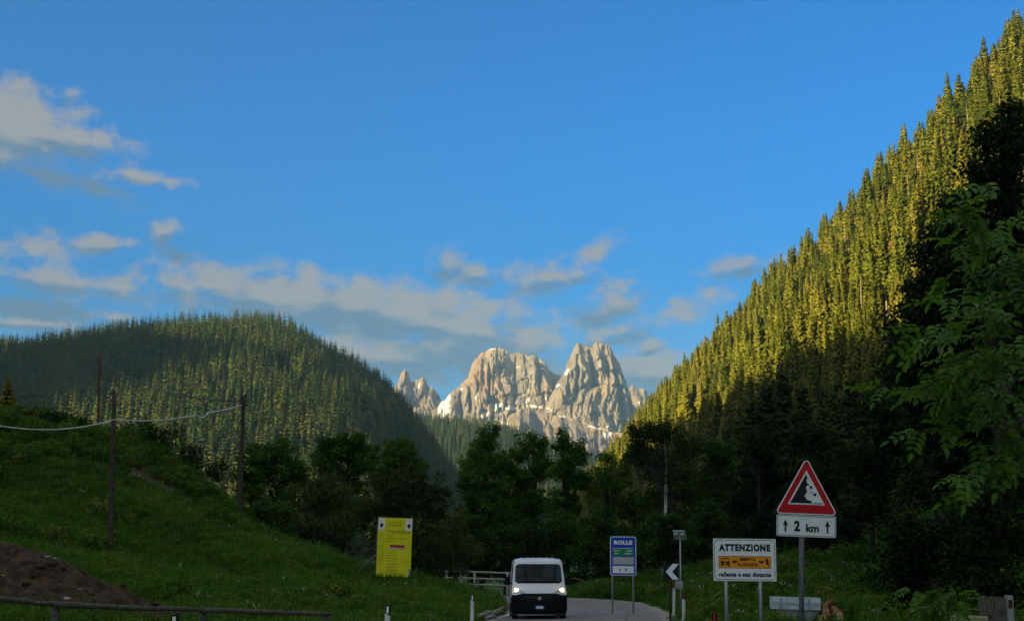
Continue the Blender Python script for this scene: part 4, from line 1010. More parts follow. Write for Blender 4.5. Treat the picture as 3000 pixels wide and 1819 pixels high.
rt(2390, 76, [(2380, 1290, 70, 80), (2430, 1390, 80, 90), (2360, 1440, 80, 90), (2400, 1560, 100, 70)], 'dark tree directly behind the warning triangle', 44, leaf=0.2)
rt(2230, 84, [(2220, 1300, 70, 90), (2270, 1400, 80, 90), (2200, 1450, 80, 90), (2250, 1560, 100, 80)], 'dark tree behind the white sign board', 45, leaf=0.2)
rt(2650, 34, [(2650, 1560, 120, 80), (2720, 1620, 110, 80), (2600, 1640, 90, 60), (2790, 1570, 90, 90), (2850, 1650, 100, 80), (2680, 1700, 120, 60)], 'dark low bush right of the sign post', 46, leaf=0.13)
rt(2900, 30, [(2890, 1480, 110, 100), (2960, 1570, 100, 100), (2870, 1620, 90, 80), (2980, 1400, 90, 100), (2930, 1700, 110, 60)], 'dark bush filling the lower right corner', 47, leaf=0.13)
q = P(28, 1100, 92); spruce_tree(q.x, q.y, q.z - 5.2, 5.2, 3, 0.3, 1.7, 'small dark spruce on the bank crest at the left edge')
# ------------------------------------------------------------------ signs
def post(parent, x, y, z0, z1, r, m, name='post', lean=(0, 0)):
    mb = MB(); mb.tube([(x - lean[0], y - lean[1], z0), (x, y, z1)], r, 10)
    return mb.build(name, m, parent, True)
def sign_root(name, px, py_bottom, Y, label, cat='sign', roll=0.0, yaw=0.0):
    """root at the panel's lower centre; roll tips it clockwise as seen from the road"""
    q = P(px, py_bottom, Y)
    return empty(name, q, (0, R(roll), R(yaw)), label, cat), q
def panel(parent, pts, m, y0=-0.004, y1=0.004, name='panel'):
    mb = MB(); mb.plate(pts, y0, y1); return mb.build(name, m, parent)
def frame(parent, outer, inner, m, y, name='border'):
    n = len(outer); v = [(a, y, b) for a, b in outer] + [(a, y, b) for a, b in inner]
    f = [(i, (i + 1) % n, (i + 1) % n + n, i + n) for i in range(n)]
    mb = MB(); mb.raw(v, f); return mb.build(name, m, parent, recalc=False)
def flat(parent, pts, m, y, name='symbol'):
    mb = MB(); mb.raw([(a, y, b) for a, b in pts], [tuple(range(len(pts)))]); return mb.build(name, m, parent, recalc=False)
def rtri(w, h, r, seg=5, z0=0.0):
    """upright triangle with rounded corners"""
    A = [Vector((-w / 2, 0)), Vector((w / 2, 0)), Vector((0, h))]; out = []
    for i in range(3):
        p0, p1, p2 = A[i - 1], A[i], A[(i + 1) % 3]
        d0 = (p0 - p1).normalized(); d2 = (p2 - p1).normalized(); ang = math.acos(d0.dot(d2)) / 2
        t = r / math.tan(ang); c = p1 + (d0 + d2).normalized() * (r / math.sin(ang))
        a0 = p1 + d0 * t - c; a2 = p1 + d2 * t - c
        for k in range(seg + 1):
            u = a0.lerp(a2, k / seg).normalized() * r; out.append((c.x + u.x, z0 + c.y + u.y))
    return out
def arrow_up(cx, z0, h, w):
    s = w * 0.30
    return [(cx - s / 2, z0), (cx + s / 2, z0), (cx + s / 2, z0 + h * 0.55), (cx + w / 2, z0 + h * 0.50), (cx, z0 + h), (cx - w / 2, z0 + h * 0.50), (cx - s / 2, z0 + h * 0.55)]

# falling rocks triangle with distance plate
YT = 21.5; k_ = YT / F
e, q = sign_root('warning_sign', 2362, 1572, YT, 'red bordered triangular falling rocks warning sign above a two kilometre plate on a tall post', roll=2.3)
W2, H2 = 172 * k_, 62 * k_
panel(e, rrect(W2, H2, 0.03, 0, H2 / 2), M['white'], name='distance_plate')
frame(e, rrect(W2 - 0.024, H2 - 0.024, 0.03, 0, H2 / 2), rrect(W2 - 0.040, H2 - 0.040, 0.025, 0, H2 / 2), M['black'], -0.0070)
text_part('2', M['black'], e, -0.185, -0.095, H2 * 0.24, H2 * 0.74, -0.0075, 0.05)
text_part('km', M['black'], e, -0.005, 0.19, H2 * 0.23, H2 * 0.60, -0.0075, 0.035)
for cx in (-0.315, 0.32): flat(e, arrow_up(cx, H2 * 0.20, H2 * 0.58, 0.085), M['black'], -0.0075, 'arrow')
TW, TH = 182 * k_, 166 * k_
tz = H2 + 0.012
tri = empty('triangle_panel', (0.0, 0, tz), (0, 0, 0)); tri.parent = e
panel(tri, rtri(TW, TH, 0.045), M['white'], name='panel')
def inset(d): return rtri(TW - 2 * d * 1.75, TH - 2.9 * d, max(0.006, 0.045 - d), z0=d)
frame(tri, inset(0.016), rtri(TW * 0.60, TH * 0.60, 0.004, z0=TH * 0.17), M['red'], -0.0070)
w_, h_, z_0 = TW * 0.54, TH * 0.54, TH * 0.195
def tp(u, v): return ((u - 0.5) * w_, z_0 + v * h_)
flat(tri, [tp(0.02, 0.0), tp(0.68, 0.0), tp(0.63, 0.09), tp(0.52, 0.11), tp(0.44, 0.24), tp(0.53, 0.38), tp(0.485, 0.50), tp(0.54, 0.60), tp(0.50, 0.74), tp(0.525, 0.82), tp(0.50, 0.92), tp(0.488, 0.93)], M['black'], -0.0075, 'cliff_symbol')
flat(tri, [tp(0.70, -0.012), tp(0.98, -0.012), tp(0.965, 0.012), tp(0.70, 0.012)], M['black'], -0.0075, 'ground_symbol')
for (u, v, r) in [(0.545, 0.80, 0.020), (0.555, 0.60, 0.028), (0.635, 0.515, 0.048), (0.59, 0.415, 0.016), (0.655, 0.345, 0.026), (0.75, 0.285, 0.050)]:
    c = tp(u, v); flat(tri, [(c[0] + r * w_ * math.cos(a * 1.047 + 0.3), c[1] + r * w_ * math.sin(a * 1.047 + 0.3)) for a in range(6)], M['black'], -0.0075, 'rock_symbol')
post(e, -0.06, 0.045, -q.z - 0.3, H2 + TH * 0.75, 0.040, M['steel_dark'], lean=(0.0, 0.0))
for zz in (H2 * 0.3, H2 + TH * 0.25):
    mb = MB(); mb.box(-0.12, 0.0, 0.006, 0.09, zz - 0.015, zz + 0.015); mb.build('clamp', M['steel'], e)

# white attention board
YA = 31.0; k_ = YA / F
e, q = sign_root('attention_sign', 2183, 1701, YA, 'white board reading ATTENZIONE with an amber cyclist panel on two slim posts', roll=0.6)
W2, H2 = 181 * k_, 120 * k_
panel(e, rrect(W2, H2, 0.012, 0, H2 / 2), M['white'])
frame(e, rrect(W2 - 0.045, H2 - 0.045, 0.085, 0, H2 / 2), rrect(W2 - 0.066, H2 - 0.066, 0.075, 0, H2 / 2), M['black'], -0.0070)
text_part('ATTENZIONE', M['black'], e, -W2 * 0.41, W2 * 0.41, H2 * 0.70, H2 * 0.875, -0.0075, 0.065, spacing=1.2)
text_part('rallenta e stai distante', M['black'], e, -W2 * 0.415, W2 * 0.415, H2 * 0.10, H2 * 0.205, -0.0075, 0.05, spacing=1.08)
ap = panel(e, [(-W2 * .415, H2 * .305), (W2 * .415, H2 * .305), (W2 * .415, H2 * .585), (-W2 * .415, H2 * .585)], M['amber'], -0.0075, -0.0045, 'amber_panel')
frame(e, [(-W2 * .418, H2 * .300), (W2 * .418, H2 * .300), (W2 * .418, H2 * .590), (-W2 * .418, H2 * .590)], [(-W2 * .412, H2 * .308), (W2 * .412, H2 * .308), (W2 * .412, H2 * .582), (-W2 * .412, H2 * .582)], M['amber_print'], -0.0085)
text_part('RISPETTA', M['amber_print'], ap, -W2 * .075, W2 * .175, H2 * .475, H2 * .545, -0.0110, 0.05)
text_part('IL CICLISTA', M['amber_print'], ap, -W2 * .105, W2 * .205, H2 * .355, H2 * .425, -0.0110, 0.05)
def arrow_h(x0, x1, z):
    w = H2 * 0.085; xm = x0 + (x1 - x0) * 0.45
    return [(x1, z - w * .25), (x1, z + w * .25), (xm, z + w * .25), (xm, z + w * .6), (x0, z), (xm, z - w * .6), (xm, z - w * .25)]
flat(ap, arrow_h(-W2 * .205, -W2 * .115, H2 * .455), M['amber_print'], -0.0110, 'arrow')
flat(ap, arrow_h(W2 * .305, W2 * .222, H2 * .450)[::-1], M['amber_print'], -0.0110, 'arrow')
cx, cz, cw = -W2 * .312, H2 * .445, W2 * .075
car = MB()
def cf_(pts): car.raw([(cx + a * cw, -0.0110, cz + b_ * cw) for a, b_ in pts], [tuple(range(len(pts)))])
cf_([(-.75, .75), (-.65, .85), (.65, .85), (.75, .75), (.62, .72), (-.62, .72)]); cf_([(-.75, .75), (-.62, .72), (-.85, .1), (-1.0, .1)]); cf_([(.62, .72), (.75, .75), (1.0, .1), (.85, .1)])
cf_([(-1.0, .12), (-1.0, -.12), (1.0, -.12), (1.0, .12)]); cf_([(-.85, -.12), (-.85, -.45), (-.45, -.45), (-.3, -.12)]); cf_([(.3, -.12), (.45, -.45), (.85, -.45), (.85, -.12)]); cf_([(-.95, -.45), (-.95, -.6), (.95, -.6), (.95, -.45)])
cf_([(-.95, -.6), (-.9, -.9), (-.62, -.9), (-.62, -.6)]); cf_([(.62, -.6), (.62, -.9), (.9, -.9), (.95, -.6)])
car.build('car_symbol', M['amber_print'], ap, recalc=False)
cx = W2 * .355
cy = MB(); cw = W2 * .042
cy.raw([(cx + a * cw, -0.0110, cz + b_ * cw) for a, b_ in [(-.4, 1.6), (.1, 1.5), (.3, 1.0), (.5, .7), (.3, .2), (.75, -.3), (.55, -.8), (.65, -1.7), (.45, -1.7), (.25, -.9), (-.2, -.9), (-.35, -.1), (-.6, .5), (-.45, 1.1)]], [tuple(range(13, -1, -1))])
cy.build('cyclist_symbol', M['amber_print'], ap, recalc=False)
for sx in (-0.30, 0.245): post(e, sx * W2, 0.035, -q.z - 0.3, H2 * 0.9, 0.040, M['steel'])

# blue pass sign
YR = 60.0; k_ = YR / F
e, q = sign_root('pass_sign', 1826, 1685, YR, 'blue pass sign reading ROLLE with green, grey and white panels on two posts', roll=0.5)
W2, H2 = 75 * k_, 111 * k_
panel(e, rrect(W2, H2, 0.09, 0, H2 / 2), M['white'], -0.006, 0.006)
panel(e, rrect(W2 - 0.06, H2 - 0.06, 0.07, 0, H2 / 2), M['blue'], -0.010, -0.0065, 'blue_face')
text_part('ROLLE', M['white'], e, -W2 * .355, W2 * .355, H2 * .79, H2 * .90, -0.0135, 0.06, spacing=1.1)
flat(e, [(-W2 * .40, H2 * .692), (W2 * .40, H2 * .692), (W2 * .40, H2 * .703), (-W2 * .40, H2 * .703)], M['white'], -0.0135, 'line')
g_ = panel(e, [(-W2 * .40, H2 * .505), (W2 * .40, H2 * .505), (W2 * .40, H2 * .68), (-W2 * .40, H2 * .68)], M['green_panel'], -0.0165, -0.0105, 'green_panel')
for (s_, x0, x1, z0, z1) in [('aperto', -.36, -.12, .615, .655), ('ouvert', .12, .35, .61, .648), ('open', -.36, -.18, .54, .58), ('ge\u00f6ffnet', .03, .35, .535, .578)]:
    text_part(s_, M['white'], g_, W2 * x0, W2 * x1, H2 * z0, H2 * z1, -0.0200, 0.02)
panel(e, [(-W2 * .405, H2 * .285), (W2 * .405, H2 * .285), (W2 * .405, H2 * .475), (-W2 * .405, H2 * .475)], M['grey_panel'], -0.0165, -0.0105, 'grey_panel')
wp = panel(e, [(-W2 * .405, H2 * .060), (W2 * .405, H2 * .060), (W2 * .405, H2 * .245), (-W2 * .405, H2 * .245)], M['white'], -0.0165, -0.0105, 'white_panel')
for cx in (-0.12, 0.11):
    flat(wp, [(W2 * (cx + 0.045 * math.cos(a)), H2 * (.150 + .040 * math.sin(a))) for a in np.linspace(0, 6.283, 15)[:-1]], M['plastic_black'] if cx > 0 else M['grey_panel'], -0.0200, 'tyre_symbol')
    flat(wp, [(W2 * (cx + 0.020 * math.cos(a)), H2 * (.150 + .028 * math.sin(a))) for a in np.linspace(0, 6.283, 13)[:-1]], M['grey_panel'] if cx > 0 else M['steel_dark'], -0.0220, 'chain_symbol')
for sx in (-0.42, 0.38): post(e, sx * W2, 0.04, -q.z - 0.1, H2 * 0.9, 0.035, M['steel'])

# chevron board
YC = 53.0; k_ = YC / F
e, q = sign_root('chevron_sign', 1967, 1697, YC, 'square black board with a white chevron pointing left on the outer verge', roll=0.5, yaw=-8)
S2 = 45 * k_
panel(e, rrect(S2, S2, 0.01, 0, S2 / 2), M['plastic_black'])
flat(e, [(-S2 * .35, S2 * .5), (S2 * .08, 0.006), (S2 * .48, 0.006), (S2 * .05, S2 * .5), (S2 * .48, S2 * .994), (S2 * .08, S2 * .994)], M['white'], -0.0075, 'chevron_symbol')
post(e, -S2 * 0.1, 0.04, -q.z - 0.1, S2 * 0.9, 0.035, M['rust'])
mb = MB(); mb.box(0.12, 0.42, 0.05, 0.32, -0.34, -0.02); mb.build('control_box', M['concrete'], e, bevel=0.02)

# solar lamp
YS = 55.0; q = P(1990, 1570, YS); gb = gz(q.x, YS)
e = empty('solar_lamp', (q.x, YS, gb), (0, R(0.6), 0), 'slim grey post with a tilted solar panel and small lamp', 'lamp post')
hh = q.z - gb
post(e, 0, 0, -0.3, hh, 0.030, M['steel'])
mb = MB(); mb.box(-0.24, 0.24, -0.27, 0.27, -0.015, 0.015); o = mb.build('solar_panel', M['galv_sheet'], e, loc=(0.0, 0.12, hh + 0.05), rot=(R(-38), 0, R(-14)), bevel=0.006)
mb = MB(); mb.box(-0.21, 0.21, -0.24, 0.24, 0.018, 0.022); mb.build('solar_cells', M['solar'], o)
for sx in (-1, 1):
    mb = MB(); mb.tube([(sx * 0.12, -0.10, -0.03), (sx * 0.12, -0.10, -0.13)], [0.09, 0.07], 10); mb.build('lamp_head', M['grey_panel'], o, True)
mb = MB(); mb.tube([(0, 0, hh - 0.02), (0, 0.12, hh + 0.05)], 0.022, 8); mb.build('bracket', M['steel'], e, True)

# yellow site board
YB = 62.0; k_ = YB / F
qb = P(1152, 1689, YB); gb = gz(qb.x, YB)
e = empty('site_board', qb, (0, R(1.5), R(14)), 'tall yellow construction notice board with two crests on wooden posts in the grass', 'notice board')
W2, H2 = 100 * k_, 168 * k_
panel(e, [(-W2 / 2, 0.0), (W2 * .42, 0.0), (W2 * .42, H2 * .13), (W2 / 2, H2 * .14), (W2 / 2, H2), (-W2 / 2, H2)], M['yellow'], -0.012, 0.012)
flat(e, [(W2 * .425, H2 * 0.015), (W2 * .475, H2 * 0.02), (W2 * .475, H2 * .125), (W2 * .425, H2 * .125)], M['grey_panel'], 0.010, 'torn_corner')
for sx in (-1, 1):
    cr = flat(e, [(sx * W2 * .40 - W2 * .095, H2 * .79), (sx * W2 * .40 + W2 * .095, H2 * .79), (sx * W2 * .40 + W2 * .095, H2 * .985), (sx * W2 * .40 - W2 * .095, H2 * .985)], M['white'], -0.0160, 'crest_panel')
    c = sx * W2 * .40
    flat(cr, [(c, H2 * .815), (c + W2 * .045, H2 * .86), (c + W2 * .05, H2 * .895), (c - W2 * .05, H2 * .895), (c - W2 * .045, H2 * .86)], M['crest_red'], -0.0200, 'shield')
    flat(cr, [(c - W2 * .045, H2 * .900), (c + W2 * .045, H2 * .900), (c + W2 * .03, H2 * .915), (c, H2 * .907), (c - W2 * .03, H2 * .915)], M['grey_panel'], -0.0200, 'crown_mark')
    flat(cr, [(c - W2 * .02, H2 * .945), (c + W2 * .02, H2 * .945), (c, H2 * .958)], M['grey_panel'], -0.0200, 'crest_top')
flat(e, [(-W2 * .14, H2 * .500), (W2 * .30, H2 * .500), (W2 * .30, H2 * .540), (-W2 * .14, H2 * .540)], M['strip_red'], -0.0160, 'red_strip')
flat(e, [(-W2 * .14, H2 * .470), (W2 * .30, H2 * .470), (W2 * .30, H2 * .496), (-W2 * .14, H2 * .496)], M['grey_panel'], -0.0160, 'grey_strip')
tx = MB(); rg = random.Random(3)
def words(x0, x1, z, hgt):
    x = x0
    while x < x1:
        w = rg.uniform(0.02, 0.07) * W2; tx.raw([(x, -0.0160, z), (min(x + w, x1), -0.0160, z), (min(x + w, x1), -0.0160, z + hgt), (x, -0.0160, z + hgt)], [(0, 1, 2, 3)]); x += w + 0.014 * W2
for (a, b_, z) in [(-.22, .22, .925), (-.25, .22, .880), (-.18, .18, .858), (-.22, .42, .775), (-.22, .44, .755), (-.1, .42, .735), (-.24, -.02, .690), (-.22, .08, .640), (.12, .36, .636), (-.24, 0.0, .600), (-.22, .04, .355), (-.22, .10, .310), (-.22, .02, .265), (-.22, .16, .205), (-.24, .06, .155), (-.20, .10, .115), (-.2, .12, .085), (-.1, .3, .05)]: words(a * W2, b_ * W2, z * H2, H2 * 0.010)
for z in np.arange(0.20, 0.72, 0.036): words(-.46 * W2, -(.30 + .06 * rg.random()) * W2, z * H2, H2 * 0.008)
tx.build('lettering', M['yellow_print'], e, recalc=False)
for sx in (-.50, .38):
    mb = MB(); mb.box(sx * W2 - 0.05, sx * W2 + 0.05, 0.016, 0.115, -(qb.z - gb) - 0.5, H2 * 0.86); mb.build('post', M['wood_grey'], e, bevel=0.006)
mb = MB(); mb.tube([(-W2 * .52, 0.12, H2 * 0.36), (-W2 * 1.10, 0.75, -0.05)], 0.045, 8); mb.build('brace', M['wood_grey'], e, True)
mb = MB(); mb.box(-W2 * .5, W2 * .38, 0.014, 0.05, H2 * .3, H2 * .34); mb.box(-W2 * .5, W2 * .38, 0.014, 0.05, H2 * .7, H2 * .74); mb.build('batten', M['wood_grey'], e)

# ------------------------------------------------------------------ marker posts along the road
def marker(px, py_top, Y, refl, label, lean=0.0):
    q = P(px, py_top, Y); g = min(gz(q.x, Y), q.z - 0.7)
    e = empty('marker_post', (q.x, Y, g), (0, R(lean), 0), label, 'marker post', 'road marker posts')
    h = q.z - g; c = h - 0.20
    def pr(z0a, z0b, z1a, z1b, m, name):
        v = []
        for (za, zb) in ((z0a, z0b), (z1a, z1b)):
            for k in range(8):
                a = k / 8 * 6.283 + 0.39; x = 0.060 * math.cos(a); y = 0.045 * math.sin(a); u = (x / 0.06 + 1) / 2
                v.append((x, y, za + (zb - za) * u))
        f = [(k, (k + 1) % 8, (k + 1) % 8 + 8, k + 8) for k in range(8)] + [tuple(range(7, -1, -1)), tuple(range(8, 16))]
        mb = MB(); mb.raw(v, f); return mb.build(name, m, e)
    pr(-0.2, -0.2, c + 0.03, c - 0.03, M['plastic_white'], 'body')
    cap = pr(c + 0.03, c - 0.03, h - 0.02, h, M['plastic_black'], 'cap')
    mb = MB(); mb.plate(rrect(0.045, 0.14, 0.012, 0.0 if refl == 'white' else -0.005, h - 0.105), -0.052, -0.040); mb.build('reflector', M['reflector_' + refl], cap)
    return e
marker(1383, 1740, 46, 'white', 'white marker post with white reflector beside the stone edge left of the van', 0.5)
marker(1134, 1770, 30, 'white', 'white marker post with white reflector in the grass below the yellow board', 1.0)
marker(513, 1797, 20, 'white', 'marker post top poking up behind the log rail')
marker(1972, 1709, 60, 'red', 'red topped marker post just below the chevron board', 2.0)
marker(2001, 1737, 48, 'red', 'red topped marker post beside the rusty stake', 1.5)
marker(2089, 1793, 31, 'red', 'marker post with red reflector at the bottom edge left of the white board', 2.0)
qs = P(2034, 1743, 46); g = gz(qs.x, 46)
e = empty('rusty_stake', (qs.x, 46, g), (0, 0, 0), 'short rusty iron stake with a bent arm in the verge grass', 'stake')
mb = MB(); mb.tube([(-0.03, 0, -0.2), (0, 0, qs.z - g)], 0.035, 7); mb.build('upright', M['rust'], e, True)
mb = MB(); mb.tube([(0, -0.04, qs.z - g - 0.05), (0.14, -0.06, qs.z - g + 0.03)], 0.03, 7); mb.build('arm', M['rust'], e, True)

# ------------------------------------------------------------------ log rail fence in front of the left bank
e = empty('log_fence', (-9, 24, 0), (0, 0, 0), 'weathered log rail on short posts along the left road edge', 'fence')
rg = random.Random(5)
A = [P(-60, 1750, 23.5), P(160, 1769, 25), P(600, 1787, 27.5), P(968, 1798, 29.5)]
for i in range(3):
    a = A[i] - Vector((-9, 24, 0)); b_ = A[i + 1] - Vector((-9, 24, 0))
    pts = [a.lerp(b_, t) + Vector((0, 0, rg.uniform(-.012, .012) - (0.05 if i % 2 else 0) * 0)) for t in np.linspace(-0.02, 1.0, 9)]
    mb = MB(); mb.tube(pts, [0.055 - 0.002 * k_ for k_ in range(9)], 9, jitter=0.06, rng=rg); mb.build('rail', M['wood_log'], e, True)
for (px, py, Y) in [(157, 1772, 25), (590, 1789, 27.5), (955, 1800, 29.4)]:
    q = P(px, py, Y) - Vector((-9, 24, 0)); g = gz(q.x - 9, Y)
    mb = MB(); mb.tube([(q.x, q.y + 0.11, g - 0.4), (q.x, q.y + 0.11, q.z * 0.5), (q.x, q.y + 0.11, q.z + 0.04)], [0.075, 0.07, 0.065], 9, jitter=0.05, rng=rg); mb.build('post', M['wood_log'], e, True)

# ------------------------------------------------------------------ wooden railing beyond the bend
YF = 99.0
e = empty('road_railing', (P(1420, 1700, YF).x, YF, 0.4), (0, 0, 0), 'pale three rail timber railing on the far side of the bend, left of the van', 'railing')
o0 = e.location.copy()
for k_, (yl, yr) in enumerate([(1674, 1680), (1694, 1698), (1712, 1716)]):
    a = P(1300, yl - 3, 101) - o0; b_ = P(1560, yr + 1, 98) - o0
    mb = MB(); d = (b_ - a); n_ = 12
    for i in range(n_):
        p0 = a + d * (i / n_); p1 = a + d * ((i + 1) / n_)
    mb.tube([a + d * t for t in np.linspace(0, 1, 7)], 0.065, 8, jitter=0.05, rng=rg); mb.build('rail', M['rail_pale'], e, True)
for px in (1308, 1350, 1390, 1486, 1548):
    q = P(px, 1678, 99.6 - (px - 1300) / 260 * 1.5) - o0
    mb = MB(); mb.tube([(q.x, q.y + 0.12, -1.0), (q.x, q.y + 0.12, q.z + 0.10)], 0.07, 8); mb.build('post', M['rail_pale'], e, True)
e = empty('guard_rail', (P(1700, 1700, 96).x, 96, 0.4), (0, 0, 0), 'dark reddish rail on the verge right of the van', 'railing')
o0 = e.location.copy()
mb = MB(); mb.tube([P(1655, 1690, 96) - o0, P(1700, 1697, 95) - o0, P(1745, 1716, 93) - o0], 0.05, 7); mb.build('rail', M['wood_red'], e, True)
for (px, py, Y) in ((1662, 1692, 96), (1700, 1698, 95), (1738, 1713, 93)):
    q = P(px, py, Y) - o0; mb = MB(); mb.tube([(q.x, q.y + .09, -0.8), (q.x, q.y + .09, q.z + .04)], 0.05, 7); mb.build('post', M['wood_red'], e, True)

# ------------------------------------------------------------------ poles and cables
def pole(name, px_b, px_t, py_t, Y, r, label, m='wood_pole', base=None):
    t = P(px_t, py_t, Y); bx = B(px_b, Y); bz = gz(bx, Y) if base is None else base
    e = empty(name, (bx, Y, bz), (0, 0, 0), label, 'pole', 'wooden line poles')
    d = Vector((t.x - bx, 0, t.z - bz))
    mb = MB(); rg = random.Random(int(px_b)); mb.tube([d * u + Vector((rg.uniform(-.02, .02), 0, 0)) for u in (-0.06, 0.1, 0.3, 0.5, 0.7, 0.9, 1.0)], [r * q for q in (1.2, 1.15, 1.05, 1.0, 0.92, 0.85, 0.8)], 9)
    mb.build('shaft', M[m], e, True)
    return e, t
e1, t1 = pole('line_pole', 321, 333, 1148, 57, 0.105, 'dark wooden pole nearest the dirt heap, without crossarm')
e2, t2 = pole('line_pole', 694, 714, 1158, 80, 0.125, 'wooden pole with black insulators at its top beside the leafy tree')
mb = MB()
for (dx, dz) in ((-0.12, -0.25), (0.13, -0.05), (0.10, -0.40), (-0.10, -0.50)): mb.tube([t2 - e2.location + Vector((dx, -0.05, dz)), t2 - e2.location + Vector((dx, -0.05, dz + 0.16))], [0.075, 0.05], 8)
mb.build('insulator', M['insulator'], e2, True)
mb = MB(); mb.box(-0.26, 0.26, -0.16, -0.09, -0.62, -0.52); mb.build('bracket', M['insulator'], e2, loc=t2 - e2.location)
e3, t3 = pole('line_pole', 272, 292, 1036, 130, 0.13, 'thin reddish pole rising highest behind the bank crest', 'wood_red', base=6.0)
mb = MB(); mb.tube([(-0.16, -0.05, -0.62), (0.16, -0.05, -0.62)], 0.07, 8); mb.build('insulator', M['insulator'], e3, True, loc=t3 - e3.location)
mb = MB(); mb.tube([P(325, 1152, 57) - e1.location, P(334, 1148, 57) - e1.location + Vector((0, 0, 0.02))], 0.06, 8); mb.build('cap', M['wood_pole'], e1, True)
def cable(pts, r, m, label):
    pts = [Vector(q) for q in pts]; o0 = pts[0]
    mb = MB(); mb.tube([q - o0 for q in pts], r, 6)
    return tag(mb.build('cable', M[m], None, True, loc=o0), label, 'cable')
def sag(a, b_, s, n=14): return [a.lerp(b_, t) - Vector((0, 0, s * 4 * t * (1 - t))) for t in np.linspace(0, 1, n)]
c1 = P(335, 1229, 56.9); c2 = P(708, 1186, 79.9)
cable(sag(P(-80, 1232, 45), c1, 0.35), 0.026, 'cable_pale', 'pale slack cable from the left edge to the pole by the dirt heap')
mid = c1.lerp(c2, 0.60); mid = P(578, 1214, mid.y)
m1 = P(585, 1221, mid.y); m2 = P(597, 1222, mid.y); m3 = P(608, 1209, mid.y)
cable(sag(c1, mid, 0.16, 8) + [P(581, 1219, mid.y), m1, m2, P(603, 1216, mid.y)] + sag(m3, c2, 0.05, 6), 0.032, 'cable_pale', 'pale cable with a small kinked loop between the two nearer poles')
cable(sag(c2 + Vector((0, 0, 0.2)), P(298, 1056, 130), 0.9, 16), 0.045, 'cable_dark', 'dark cable climbing from the insulator pole to the highest pole')
cable(sag(P(286, 1054, 130), P(60, 1165, 112), 0.5, 14), 0.045, 'cable_dark', 'upper dark cable descending left from the highest pole')
cable(sag(P(286, 1058, 130), P(90, 1160, 108), 0.7, 14), 0.045, 'cable_dark', 'lower dark cable descending left from the highest pole')

